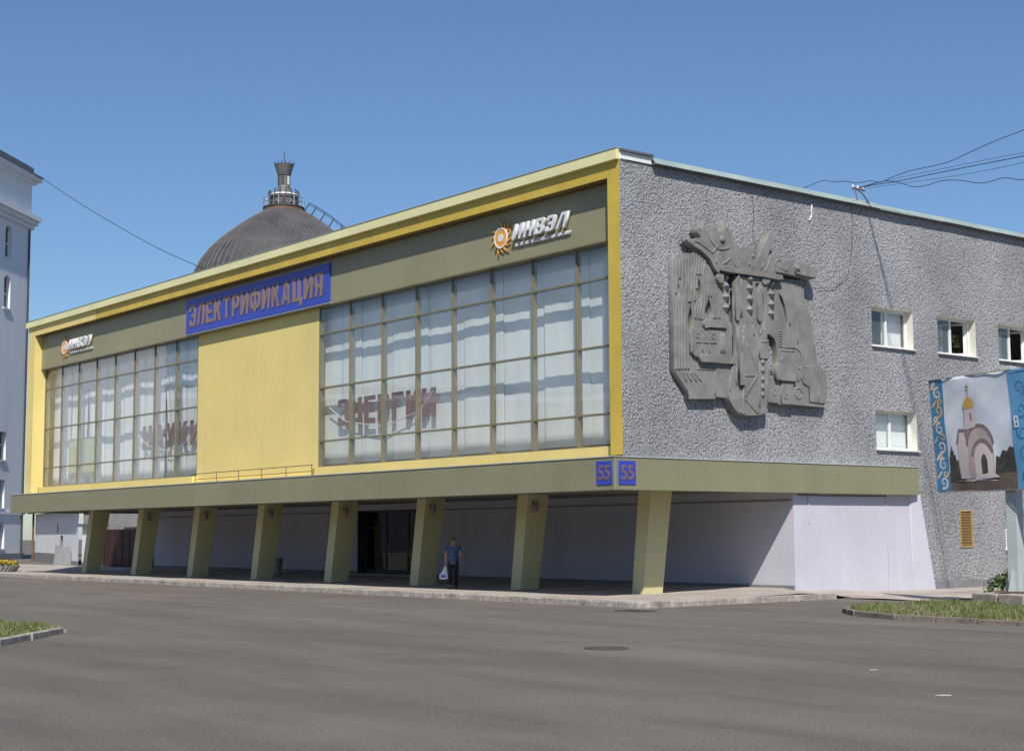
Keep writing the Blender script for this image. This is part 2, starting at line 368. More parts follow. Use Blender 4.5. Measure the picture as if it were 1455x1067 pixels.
def block_word(txt, x0, x1, z0, z1, to_mat, parent, mat, depth=.03, shear=0., gap=.13, t=.19, bev=0.):
    gl = [glyph(c, t) for c in txt]; tot = sum(g[1] for g in gl) + gap * (len(gl) - 1); kx = (x1 - x0) / tot; kz = z1 - z0; a = x0
    for loops, w_ in gl:
        L = [[(a + px * kx + shear * py * kz, z0 + py * kz) for px, py in lp] for lp in loops]
        put('letter', curve_mesh('letter', L, depth / 2 - bev, bev, to_mat @ Matrix.Translation((0, 0, depth / 2))), mat, parent); a += (w_ + gap) * kx
RELIEF_POLYS = {
 'left_slab': [[(1.957,10.195),(2.02,10.302),(2.177,10.394),(2.466,10.458),(2.773,10.46),(2.786,10.626),(2.892,10.651),(3.005,10.575),(3.407,10.302),(3.738,9.916),(3.733,9.737),(4.277,9.714),(4.507,9.428),(4.403,6.042),(4.17,6.144),(3.657,6.162),(3.629,6.091),(2.519,6.035),(2.507,6.257),(1.92,6.887)],[(2.149,9.579),(2.222,9.387),(2.187,9.022),(2.086,9.125)],[(3.012,9.842),(3.137,9.551),(3.135,9.141),(3.024,8.973),(2.944,9.281)],[(2.654,8.94),(2.74,8.541),(2.766,8.174),(2.504,8.166),(2.53,8.523)],[(3.448,9.202),(3.565,8.895),(3.61,8.595),(3.306,8.582),(3.276,8.775)],[(4.379,9.468),(4.483,9.555),(4.449,8.142),(4.483,8.068),(4.396,8.202),(4.318,8.642),(4.269,8.843),(4.405,9.098)]],
 'center_slab': [[(4.578,9.963),(5.817,10.01),(6.013,9.886),(5.955,9.303),(5.948,8.258),(5.881,5.761),(5.444,5.658),(4.793,5.629),(4.629,5.673),(4.387,5.82),(4.169,6.125),(4.149,6.345),(4.223,6.696),(4.44,7.236),(4.524,7.892),(4.538,8.341),(4.452,8.526),(4.484,9.298),(4.562,9.434)],[(5.47,9.832),(5.66,9.851),(5.578,9.673),(5.497,9.522),(5.47,9.259),(5.441,9.517)],[(5.775,9.601),(5.837,9.489),(5.881,9.101),(5.856,8.368),(5.722,8.338),(5.765,9.025)]],
 'right_slab': [[(6.015,9.932),(6.649,10.121),(7.855,10.135),(7.875,9.613),(7.943,9.297),(8.154,9.033),(8.254,8.504),(8.356,8.042),(8.401,7.643),(8.494,7.434),(8.81,7.186),(8.875,6.8),(8.857,6.597),(8.712,6.068),(7.184,6.088),(7.143,6.046),(6.541,6.05),(6.504,6.107),(5.836,6.113),(5.864,6.915),(6.225,6.898),(6.401,6.986),(6.512,7.385),(6.543,7.714),(6.494,7.973),(6.385,8.161),(6.197,8.264),(5.968,8.286),(6.003,9.308)],[(6.614,9.68),(6.822,9.515),(6.986,9.198),(7.06,8.807),(7.058,8.49),(7.0,8.498),(6.915,8.861),(6.811,9.216),(6.647,9.532)]],
 'crown_band': [[(3.814,10.052),(3.908,10.189),(4.844,10.172),(6.612,10.17),(6.656,10.055),(6.451,10.021),(5.78,10.04),(4.286,10.03)]],
 'leaf_head': [[(2.415,10.88),(2.661,10.89),(3.069,10.988),(2.947,11.063),(2.828,11.226),(2.935,11.277),(3.111,11.222),(3.144,11.455),(3.224,11.453),(3.399,11.282),(3.634,11.362),(3.794,11.253),(4.041,11.322),(4.03,11.565),(4.112,11.549),(4.342,11.267),(4.554,10.982),(4.695,10.764),(4.658,10.152),(3.853,10.158),(3.757,9.956),(3.581,10.104),(3.409,10.353),(2.988,10.611),(2.76,10.661)]],
 'hump': [[(4.658,10.76),(4.754,10.849),(4.942,10.909),(5.129,10.917),(5.334,10.875),(5.501,10.763),(5.552,10.598),(5.312,10.207),(4.64,10.163)]],
 'horn': [[(5.275,10.216),(5.513,10.568),(5.813,11.021),(6.096,11.45),(6.274,11.591),(6.33,11.531),(6.263,11.271),(6.078,10.919),(5.914,10.611),(5.784,10.164)]],
 'arch_collar': [[(5.766,10.176),(5.89,10.477),(6.013,10.701),(6.189,10.806),(6.383,10.821),(6.555,10.747),(6.686,10.615),(6.612,10.17)]],
 'beast_head': [[(6.489,10.528),(6.766,10.664),(7.202,10.764),(7.457,10.698),(7.855,10.633),(8.194,10.547),(8.272,10.46),(8.243,10.241),(7.898,10.193),(7.44,10.227),(6.849,10.247),(6.363,10.263),(6.407,10.4)]],
 'snout': [[(7.236,10.607),(7.437,10.683),(7.854,10.619),(8.173,10.531),(8.231,10.443),(8.182,10.248),(7.54,10.264),(7.225,10.312)]],
 'collar_flap': [[(3.738,9.929),(3.885,9.995),(4.01,9.944),(4.016,9.535),(3.892,9.613),(3.752,9.764)]],
 'flap2': [[(5.76,10.005),(6.123,10.002),(6.042,9.889),(5.867,9.806),(5.755,9.86)]],
 'machine': [[(2.59,8.135),(3.083,8.199),(4.103,8.166),(4.081,7.428),(2.658,7.381),(2.555,7.436)]],
 'machine_top': [[(3.124,8.416),(3.268,8.478),(4.112,8.459),(4.071,8.291),(3.351,8.258),(3.154,8.218)]],
 'machine_bar': [[(2.675,7.37),(4.464,7.429),(4.457,7.199),(3.857,7.186),(2.915,7.174),(2.883,7.297)]],
 'machine_bar2': [[(2.92,7.361),(3.576,7.394),(3.57,7.179),(2.915,7.174)]],
 'ridge_bar': [[(4.547,8.342),(4.676,8.365),(4.699,7.905),(4.816,7.53),(4.767,6.556),(4.565,6.558),(4.576,7.513),(4.529,7.765)]],
 'spine': [[(4.816,8.093),(4.888,8.035),(4.878,7.15),(4.821,6.508),(4.795,5.68),(4.684,5.663),(4.631,5.711),(4.746,5.868)]],
 'blade_long': [[(4.518,9.79),(4.673,10.037),(4.649,8.67),(4.59,8.537),(4.481,8.592)]],
 'finger': [[(5.514,9.472),(5.596,9.662),(5.674,9.722),(5.659,8.69),(5.561,8.585),(5.47,8.688)]],
 'side_plate': [[(5.578,7.97),(5.96,8.051),(5.939,7.464),(5.56,7.452)]],
 'block': [[(6.354,7.296),(6.511,7.359),(6.567,7.323),(7.289,7.317),(7.251,6.827),(6.627,6.817),(6.319,6.851)]],
 'block_top': [[(6.652,7.512),(6.752,7.597),(6.869,7.592),(7.061,7.526),(7.035,7.34),(6.645,7.328)]],
 'panel_low': [[(6.663,6.767),(7.171,6.783),(7.164,6.087),(6.619,6.086)]],
 'small_step': [[(5.925,7.048),(6.173,7.05),(6.168,6.894),(5.92,6.905)]],
 'lower_boot': [[(7.482,7.184),(8.494,7.434),(8.81,7.186),(8.865,6.799),(8.747,6.19),(7.981,6.219),(8.0,6.684),(7.705,6.8)]],
 'body_ring': [[(7.453,7.976),(7.649,7.924),(7.781,7.734),(7.791,7.469),(7.655,7.062),(7.468,6.839),(7.41,6.876),(7.558,7.122),(7.671,7.461),(7.66,7.699),(7.527,7.849),(7.352,7.916)]],
 'facet': [[(4.832,6.254),(5.43,6.928),(5.485,6.892),(4.904,6.22)]],
 'facet2': [[(4.833,6.892),(5.487,6.931),(5.485,6.892),(4.832,6.853)]],
 'facet3': [[(4.902,6.162),(5.447,5.741),(5.39,5.719),(4.864,6.116)]],
}
RELIEF_TUBES = [(0.05,[(2.087,10.222),(2.082,10.121),(2.078,10.021),(2.073,9.921),(2.068,9.82),(2.062,9.726),(2.055,9.632),(2.049,9.538),(2.042,9.444),(2.047,9.357),(2.052,9.271),(2.056,9.184)]),(0.05,[(2.066,9.011),(2.055,8.923),(2.045,8.835),(2.034,8.747),(2.023,8.66),(2.012,8.572),(2.01,8.479),(2.008,8.386),(2.006,8.293),(2.003,8.2),(2.001,8.111),(1.999,8.023),(1.997,7.934),(1.995,7.846),(1.993,7.758),(1.991,7.669),(1.988,7.581),(1.989,7.495),(1.989,7.409),(1.989,7.322),(1.989,7.236),(1.989,7.15),(1.989,7.064),(1.989,6.978),(1.989,6.892)]),(0.05,[(2.208,10.235),(2.204,10.134),(2.199,10.034),(2.194,9.933),(2.19,9.833),(2.194,9.74),(2.198,9.647)]),(0.05,[(2.126,9.017),(2.128,8.93),(2.129,8.843),(2.13,8.756),(2.132,8.669),(2.133,8.582),(2.131,8.489),(2.129,8.396),(2.126,8.303),(2.124,8.21),(2.122,8.121),(2.12,8.032),(2.117,7.944),(2.115,7.855),(2.113,7.767),(2.111,7.678),(2.109,7.59),(2.109,7.503),(2.109,7.417),(2.109,7.331),(2.109,7.244),(2.109,7.158),(2.109,7.072),(2.109,6.985),(2.109,6.899)]),(0.05,[(2.34,10.312),(2.336,10.219),(2.332,10.126),(2.328,10.033),(2.324,9.939),(2.32,9.846),(2.313,9.752),(2.307,9.657),(2.3,9.563),(2.293,9.469),(2.298,9.382),(2.303,9.295),(2.308,9.208),(2.312,9.121),(2.317,9.034),(2.306,8.946),(2.295,8.858),(2.285,8.77),(2.274,8.682),(2.263,8.594),(2.261,8.5),(2.258,8.407),(2.256,8.313),(2.254,8.22),(2.251,8.131),(2.249,8.042),(2.247,7.954),(2.245,7.865),(2.243,7.776),(2.24,7.688),(2.238,7.599),(2.238,7.513),(2.238,7.426),(2.238,7.339),(2.238,7.253),(2.238,7.167),(2.238,7.08),(2.238,6.994),(2.238,6.907)]),(0.05,[(2.471,10.327),(2.467,10.233),(2.463,10.14),(2.459,10.046),(2.455,9.953),(2.451,9.86),(2.455,9.766),(2.459,9.673),(2.463,9.579),(2.467,9.486),(2.451,9.397),(2.435,9.307),(2.419,9.218),(2.403,9.129),(2.387,9.041),(2.388,8.953),(2.389,8.866),(2.391,8.779),(2.392,8.692),(2.393,8.605),(2.391,8.511),(2.388,8.418),(2.386,8.324),(2.384,8.231),(2.381,8.142),(2.379,8.053),(2.377,7.964),(2.375,7.875),(2.373,7.786),(2.37,7.697),(2.368,7.609),(2.368,7.522),(2.368,7.435),(2.368,7.348),(2.368,7.262),(2.368,7.175),(2.368,7.089),(2.368,7.002),(2.368,6.915)]),(0.05,[(2.603,10.341),(2.599,10.247),(2.594,10.154),(2.59,10.06),(2.586,9.967),(2.582,9.873),(2.575,9.779),(2.568,9.684),(2.562,9.589),(2.555,9.494),(2.56,9.407),(2.564,9.32),(2.569,9.233),(2.574,9.145),(2.579,9.058),(2.568,8.97)]),(0.05,[(2.51,8.063),(2.507,7.974),(2.505,7.885),(2.503,7.796),(2.501,7.707),(2.498,7.618),(2.498,7.531),(2.498,7.444),(2.498,7.357),(2.498,7.271),(2.498,7.184),(2.498,7.097),(2.498,7.01),(2.498,6.924)]),(0.05,[(2.717,10.353),(2.713,10.26),(2.709,10.166),(2.705,10.072),(2.7,9.979),(2.696,9.885),(2.7,9.791),(2.705,9.697),(2.709,9.604),(2.713,9.51),(2.696,9.42),(2.68,9.331),(2.664,9.242),(2.648,9.152),(2.631,9.063),(2.632,8.976)]),(0.05,[(2.623,8.072),(2.621,7.983),(2.619,7.893),(2.616,7.804),(2.614,7.715),(2.612,7.626),(2.618,7.533),(2.624,7.441)]),(0.045,[(2.846,10.557),(2.843,10.456),(2.84,10.354),(2.838,10.253),(2.835,10.152),(2.803,10.043),(2.771,9.935),(2.739,9.827),(2.747,9.739),(2.755,9.652),(2.763,9.565),(2.772,9.478),(2.78,9.391),(2.791,9.297),(2.801,9.204),(2.812,9.111),(2.823,9.018)]),(0.045,[(2.95,10.499),(2.947,10.387),(2.944,10.275),(2.941,10.163),(2.909,10.054),(2.877,9.946),(2.844,9.837),(2.835,9.748),(2.826,9.659),(2.816,9.57),(2.807,9.481),(2.798,9.392),(2.83,9.301),(2.863,9.21),(2.896,9.119),(2.929,9.028),(2.897,8.92),(2.864,8.812),(2.832,8.705),(2.838,8.602),(2.844,8.499)]),(0.045,[(3.064,10.442),(3.061,10.353),(3.059,10.264),(3.057,10.175),(3.024,10.067),(2.992,9.958),(2.959,9.849)]),(0.045,[(2.941,9.671),(2.931,9.582),(2.922,9.492),(2.912,9.403)]),(0.045,[(3.011,8.93),(2.979,8.823),(2.947,8.715),(2.953,8.603),(2.959,8.49)]),(0.045,[(3.178,10.385),(3.175,10.286),(3.172,10.188),(3.14,10.079),(3.107,9.97),(3.075,9.861)]),(0.045,[(3.148,9.142),(3.159,9.049),(3.127,8.941),(3.094,8.833),(3.062,8.725),(3.067,8.603),(3.073,8.481)]),(0.045,[(3.292,10.327),(3.288,10.2),(3.256,10.091),(3.223,9.982),(3.19,9.873),(3.199,9.785),(3.207,9.697),(3.215,9.61),(3.224,9.522),(3.232,9.434),(3.243,9.34),(3.253,9.247),(3.264,9.153),(3.275,9.059),(3.242,8.951),(3.21,8.843),(3.177,8.735),(3.181,8.647),(3.184,8.559),(3.188,8.472)]),(0.04,[(3.441,9.568),(3.428,9.447),(3.416,9.325),(3.443,9.222)]),(0.04,[(3.557,9.58),(3.545,9.458),(3.533,9.336),(3.56,9.233)]),(0.04,[(3.632,8.817),(3.641,8.712),(3.654,8.561)]),(0.04,[(3.674,9.591),(3.662,9.469),(3.65,9.347),(3.677,9.244),(3.704,9.141),(3.731,9.037),(3.74,8.932),(3.749,8.827),(3.758,8.722),(3.771,8.571)]),(0.04,[(3.801,9.604),(3.789,9.481),(3.776,9.359),(3.803,9.256),(3.83,9.152),(3.857,9.049),(3.866,8.943),(3.875,8.838),(3.884,8.733),(3.898,8.582)]),(0.035,[(3.81,9.924),(3.803,9.68)]),(0.035,[(3.883,9.931),(3.875,9.649)]),(0.035,[(3.956,9.938),(3.946,9.618)]),(0.03,[(2.228,6.845),(2.411,6.547)]),(0.03,[(2.384,6.855),(2.619,6.56)]),(0.03,[(2.54,6.864),(2.829,6.572)]),(0.03,[(2.697,6.874),(3.04,6.584)]),(0.035,[(4.742,9.889),(4.714,8.676)]),(0.035,[(4.817,9.897),(4.788,8.682)]),(0.03,[(3.884,8.111),(3.867,7.502)]),(0.03,[(3.966,8.117),(3.948,7.508)]),(0.03,[(4.048,8.124),(4.03,7.513)]),(0.03,[(2.79,7.764),(3.677,7.792)]),(0.03,[(3.079,8.036),(3.063,7.471)]),(0.03,[(3.372,8.046),(3.356,7.467)]),(0.03,[(3.595,7.408),(3.588,7.181)]),(0.035,[(2.432,10.863),(2.871,10.838),(3.31,10.647),(3.468,10.57)]),(0.035,[(3.237,11.276),(3.372,10.973),(3.724,10.694)]),(0.035,[(3.468,10.538),(3.764,10.826)]),(0.04,[(3.76,10.711),(4.033,10.729),(4.237,10.816)]),(0.03,[(3.758,10.634),(3.657,10.239)]),(0.03,[(4.111,11.511),(4.318,11.084),(4.454,10.712),(4.512,10.201)]),(0.04,[(4.02,10.278),(4.282,10.486)]),(0.03,[(3.927,10.204),(4.042,10.409)]),(0.03,[(4.604,10.211),(4.685,10.414)]),(0.03,[(5.645,10.255),(6.077,10.893),(6.291,11.5)]),(0.03,[(5.881,10.214),(6.034,10.493),(6.148,10.729)]),(0.03,[(6.167,10.164),(6.314,10.509),(6.475,10.685),(6.609,10.62)]),(0.03,[(6.409,10.467),(6.871,10.316)]),(0.03,[(6.942,10.124),(7.023,9.666),(7.105,9.209),(7.161,8.617)]),(0.025,[(7.434,10.073),(7.514,9.579),(7.528,8.913),(7.515,8.047)]),(0.025,[(7.684,10.098),(7.691,9.992),(7.699,9.887),(7.706,9.781),(7.714,9.676),(7.721,9.57),(7.729,9.465),(7.743,9.366),(7.756,9.267),(7.77,9.167),(7.783,9.068),(7.797,8.969),(7.811,8.87),(7.824,8.771),(7.838,8.672),(7.846,8.579),(7.855,8.486),(7.863,8.393),(7.871,8.3),(7.88,8.207),(7.888,8.115),(7.896,8.022),(7.905,7.929),(7.913,7.836),(7.921,7.744),(7.897,7.642),(7.873,7.541),(7.849,7.439),(7.825,7.338)]),(0.03,[(8.433,7.43),(7.484,7.25)]),(0.03,[(8.326,7.303),(8.472,6.911),(8.384,6.239)]),(0.035,[(6.567,8.385),(6.743,8.412)]),(0.035,[(6.564,8.306),(6.74,8.333)]),(0.035,[(6.561,8.227),(6.737,8.253)]),(0.035,[(6.559,8.148),(6.734,8.174)]),(0.035,[(6.556,8.069),(6.731,8.095)]),(0.035,[(6.553,7.99),(6.728,8.016)]),(0.035,[(6.55,7.911),(6.725,7.937)]),(0.025,[(6.724,7.897),(7.352,7.916)]),(0.025,[(6.681,7.789),(7.347,7.797)]),(0.025,[(5.578,7.97),(5.948,7.998)]),(0.03,[(4.381,7.118),(4.24,6.666),(4.194,6.347)]),(0.03,[(4.526,7.064),(4.474,6.552)]),(0.03,[(4.959,7.924),(5.401,7.183),(5.487,6.931)]),(0.03,[(4.919,8.436),(4.816,8.106)]),(0.03,[(5.256,8.463),(5.339,8.146)]),(0.03,[(5.538,8.486),(5.584,8.165),(5.764,8.439)]),(0.03,[(5.575,7.336),(5.527,5.905)]),(0.03,[(5.935,7.607),(5.877,5.921)]),(0.03,[(2.892,6.961),(3.654,6.971)]),(0.03,[(3.653,6.946),(3.632,6.192)])]
RELIEF_RINGS = [((2.866,7.976),0.075,0.022),((3.549,7.997),0.082,0.022),((6.343,6.43),0.088,0.022),((7.473,6.457),0.17,0.03),((6.802,6.324),0.068,0.022)]
RELIEF_DOMES = [((3.933,11.026),0.116),((5.346,10.668),0.068),((5.178,10.388),0.061),((7.3,10.467),0.102),((7.621,10.286),0.054),((6.469,10.526),0.054),((6.616,10.29),0.041),((5.708,7.345),0.088),((5.699,7.086),0.088),((5.689,6.801),0.088),((5.681,6.543),0.088),((5.673,6.311),0.088)]
RELIEF_DIAMONDS = [(4.209,9.874),(4.201,9.617),(4.191,9.27),(4.181,8.937),(5.181,9.908),(5.172,9.621),(5.161,9.283),(5.15,8.945),(6.282,9.886),(6.271,9.556),(6.259,9.226),(6.248,8.923)]

# ================================================================== ground
g = MB(); g.quad((-900, -900, 0), (900, -900, 0), (900, 900, 0), (-900, 900, 0)); struct('road', g, 'asphalt')

def lerp(a, b, t): t = max(0., min(1., t)); return a + (b - a) * t
def hp(x, y):
    if y <= 2.5: z = .15
    elif y <= 7.4: z = lerp(.15, .26, (y - 2.5) / 4.9)
    else: z = lerp(.26, .045, (y - 7.4) / 4.8)
    if x > -.1 and y > 5.6: z = min(z, lerp(.19, .045, (y - 5.6) / 5.5) + .06 * max(0, 1 - (x + .1) / 1.2) * (1 if y < 11 else 0))
    if x > -.1 and y > 6.6: z = lerp(z, .034, min(1, (y - 6.6) / .9) * max(0, min(1, (x + .1) / 2.1)))
    return z + (.012 if y < 6 else .004) * math.sin(x * .9 + y * 1.7) * math.sin(y * .7 - x * .23)
def sheet(x0, x1, nx, y0, y1, ny, h):
    m = MB(); m.smooth = True
    for j in range(ny + 1):
        for i in range(nx + 1):
            x = x0 + (x1 - x0) * i / nx; y = y0 + (y1 - y0) * j / ny; m.v.append((x, y, h(x, y)))
    for j in range(ny):
        for i in range(nx):
            a = j * (nx + 1) + i; m.f.append((a, a + 1, a + nx + 2, a + nx + 1))
    return m
pv = struct('pavement', sheet(-66, 2.0, 136, -1.15, 16, 35, hp), 'pave')
struct('side_path', sheet(2.0, 5.2, 8, 7.2, 44, 40, lambda x, y: .032 + .012 * math.sin(x * 2 + y)), 'pave')
struct('side_path', sheet(-.2, 2.0, 5, 16, 44, 30, lambda x, y: hp(x, 16.) - .002), 'pave')
# kerb stones along the front and round the corner, one by one
ks = MB().box(-.49, .49, -.09, .09, -.2, .172).mesh('kerb_stone'); ks.materials.append(MT['kerb'])
def kerb_run(a, b, parent, me=ks, L=1.0, z=0., jit=.012):
    a = Vector(a); b = Vector(b); n = max(1, round((b - a).length / L)); d = (b - a) / n; ang = math.atan2(d.y, d.x)
    for i in range(n):
        o = put('kerb_stone', me, None, parent, bevel=.02); p = a + d * (i + .5)
        o.location = (p.x + random.uniform(-jit, jit), p.y + random.uniform(-jit, jit), z + random.uniform(-.02, .012)); o.rotation_euler = (random.uniform(-.01, .01), random.uniform(-.008, .008), ang + random.uniform(-.012, .012))
        o.scale.x = d.length / 1.0
kerb_run((-66, -1.22), (1.9, -1.22), pv)
kerb_run((1.83, -1.24), (2.10, -1.0), pv, L=.4)
kerb_run((2.08, -1.08), (2.08, 6.75), pv)

def poly_sheet(name, pts, z, mat):
    m = MB(); m.quad(*[(x, y, z) for x, y in pts]); return struct(name, m, mat)
def inside(pts, x, y):
    r = False; n = len(pts)
    for i in range(n):
        (x1, y1), (x2, y2) = pts[i], pts[(i + 1) % n]
        if (y1 > y) != (y2 > y) and x < (x2 - x1) * (y - y1) / (y2 - y1) + x1: r = not r
    return r
def mound(name, pts, mat, h=.14, step=.5):
    xs = [p[0] for p in pts]; ys = [p[1] for p in pts]; m = MB(); m.quad(*[(x, y, h) for x, y in pts])
    return struct(name, m, mat)
def grass(name, pts, n, label, hz=.13, hgt=(.05, .16), bare=.45, lim=None):
    xs = [p[0] for p in pts]; ys = [p[1] for p in pts]; m = MB(); k = 0; rnd = random.Random(3)
    x0, x1, y0, y1 = lim or (min(xs), max(xs), min(ys), max(ys))
    while k < n:
        x = rnd.uniform(x0, x1); y = rnd.uniform(y0, y1)
        if not inside(pts, x, y): k += .2; continue
        d = math.sin(x * 1.3 + 1) * math.sin(y * 1.7 + x * .4) + math.sin(x * 3.1) * math.sin(y * 2.7) * .5
        k += 1
        if d < -bare and rnd.random() < .8: continue
        h = rnd.uniform(*hgt) * (1.15 + .35 * d); a = rnd.uniform(0, 6.28); w_ = rnd.uniform(.012, .024); lx, ly = rnd.gauss(0, .05), rnd.gauss(0, .05)
        c, s_ = math.cos(a) * w_, math.sin(a) * w_
        m.quad((x - c, y - s_, hz - .02), (x + c, y + s_, hz - .02), (x + lx, y + ly, hz + h))
    o = put(name, m, 'grass'); return tag(o, label, None, kind='stuff')
GR = [(6.9, 2.0), (7.5, .8), (8.6, -.2), (10.3, -.85), (13.4, -.75), (26, -.4), (26, .4), (14.4, 3.6), (7.7, 5.6), (7.0, 5.2), (6.6, 4.2), (6.55, 3.0)]
mr = mound('verge', GR, 'soil', .10)
grass('grass', GR, 30000, 'patchy green grass on the verge in front of the billboard', .10, (.03, .11), .1, (6.4, 20, -1, 6.5))
kd = MB().box(-.49, .49, -.08, .08, -.2, .135).mesh('kerb_stone'); kd.materials.append(MT['kerbdirt'])
for a, b in zip([(6.5, 3.4), (6.75, 2.0), (7.4, .72), (8.55, -.28), (10.3, -.95), (13.4, -.85)], [(6.75, 2.0), (7.4, .72), (8.55, -.28), (10.3, -.95), (13.4, -.85), (26, -.5)]):
    kerb_run(a, b, mr, kd, .95, -.01, .03)
GL = [(1.1, -17.3), (2.0, -18.05), (3.95, -19.7), (9, -23.9), (4, -28), (-16, -26), (-16, -21.6), (-9, -19.2), (-4.2, -17.6), (-2.4, -17.15), (-1.2, -17.05), (0, -17.1)]
ml = mound('verge', GL, 'soil', .09)
grass('grass', GL, 34000, 'mown green grass on the kerbed island across the road', .09, (.03, .10), .8, (-7, 5, -22, -16.9))
kl = MB().box(-.49, .49, -.09, .09, -.2, .14).mesh('kerb_stone'); kl.materials.append(MT['kerb'])
pts = [(1.2, -17.28), (2.05, -18.02), (4.0, -19.68), (9, -23.9)]
for a, b in zip(pts, pts[1:]): kerb_run(a, b, ml, kl, .95, 0, .02)
kerb_run((.1, -17.05), (1.1, -17.18), ml, kl, 1.0, -.05)
# raised concrete slabs under the billboard foot
SLx = [(8.15 + 1.02 * i, 5.55 - .31 * i) for i in range(7)]
for i, (x, y) in enumerate(SLx):
    o = put('concrete_block', MB().box(-.50, .50, 0, 2.4, .0, .36 + .012 * (i % 3)), 'kerb', None, .035, (x, y, 0)); o.rotation_euler.z = -.29 + .012 * (i % 2)
    tag(o, 'weathered concrete block in the low row at the foot of the billboard', 'block', 'concrete blocks under the billboard')
# road furniture
mh = empty('manhole_cover', 'round rusty manhole cover set in the asphalt', 'manhole', (12.17, -11.72, 0))
put('rim', MB().lathe([(.30, .004), (.30, .012), (.40, .012), (.42, .004)], n=32), 'cover', mh)
put('lid', MB().lathe([(0.001, .010), (.10, .010), (.11, .016), (.16, .016), (.17, .010), (.22, .010), (.23, .016), (.28, .016), (.29, .006)], n=32), 'cover', mh)
dr = empty('storm_drain', 'iron storm drain grate in the road beside the pavement corner', 'drain', (3.05, -2.45, 0))
put('frame', MB().box(-.5, .5, -.3, -.25, .003, .02).box(-.5, .5, .25, .3, .003, .02).box(-.5, -.45, -.25, .25, .003, .02).box(.45, .5, -.25, .25, .003, .02), 'cover', dr)
br = MB().box(-.02, .02, -.25, .25, .003, .016).mesh('bar'); br.materials.append(MT['cover'])
for i in range(9): put('bar', br, None, dr, 0, (-.4 + .1 * i, 0, 0))
rndm = random.Random(11)
for i, (x, y, w_, l_, a) in enumerate(((20.8, -13.9, .045, .13, .9), (18.0, -11.7, .03, .09, .8))):
    n_ = 9; c = [(math.cos(6.283 * k / n_) * l_ * rndm.uniform(.5, 1.), math.sin(6.283 * k / n_) * w_ * rndm.uniform(.5, 1.)) for k in range(n_)]
    m = MB().hexa([(px, py, .004) for px, py in c], [(px, py, .007) for px, py in c])
    o = put('paint_splash', m, 'white', None, 0, (x, y, 0)); o.rotation_euler.z = a
    tag(o, 'small splash of white paint dried on the asphalt', 'paint', 'paint splashes on the road')

# ================================================================== exhibition hall
HALL = empty('exhibition_hall', 'yellow framed glass fronted hall with grey pebbledash side wall on slanted columns', 'building', (-23, 10, 0))
HALL.location = (0, 0, 0)
ZB, ZT = 3.27, 4.21              # canopy beam
YE = 44.0                        # far end
# side wall with its windows
up_w = [(11.6 + 3.705 * k, 13.88 + 3.705 * k, 8.34, 9.68) for k in range(8)]
md_w = [(11.66 + 3.705 * k, 13.92 + 3.705 * k, 4.81, 6.15) for k in range(8)]
lo_w = [(18.97 + 3.705 * k, 21.2 + 3.705 * k, 1.36, 2.8) for k in range(6)]
vent = (16.22, 16.91, 1.47, 2.75)
f, r = wall_holes('X', 0., 0.0, YE, 3.35, 13.05, up_w + md_w, .42)
sw = put('side_wall', f, 'wallgrey', HALL); [put('window_reveal', m_, 'cream', sw) for m_ in r]
f, r = wall_holes('X', 0., 13.6, YE, -.1, 3.35, lo_w + [vent], .42)
sl_ = put('side_wall_lower', f, 'wallgrey', HALL); [put('window_reveal', m_, 'cream', sl_) for m_ in r]
for k in range(40):  # plinth tiles
    put('plinth_tile', MB().box(-.02, .035, 14.35 + .008, 14.35 + .62 - .008, -.15, .30).mesh('plinth_tile') if k == 0 else PT, 'plinth', sl_, 0, (0, .62 * k, 0) if k else None)
    if k == 0: PT = bpy.data.objects['plinth_tile'].data
# vent grille
vg = put('vent_grille', MB().box(-.08, .03, 16.2, 16.25, 1.45, 2.77).box(-.08, .03, 16.88, 16.93, 1.45, 2.77).box(-.08, .03, 16.25, 16.88, 1.45, 1.5).box(-.08, .03, 16.25, 16.88, 2.72, 2.77), 'ochrevent', HALL)
sv = MB(); sv.hexa([(-.06, 16.25, 0), (.02, 16.25, -.03), (.02, 16.88, -.03), (-.06, 16.88, 0)], [(-.06, 16.25, .012), (.02, 16.25, -.018), (.02, 16.88, -.018), (-.06, 16.88, .012)]); svm = sv.mesh('slat'); svm.materials.append(MT['ochrevent'])
for i in range(22): put('slat', svm, None, vg, 0, (0, 0, 1.535 + i * .0545))
put('vent_back', MB().box(-.3, -.1, 16.2, 16.93, 1.4, 2.8), 'dark', vg)
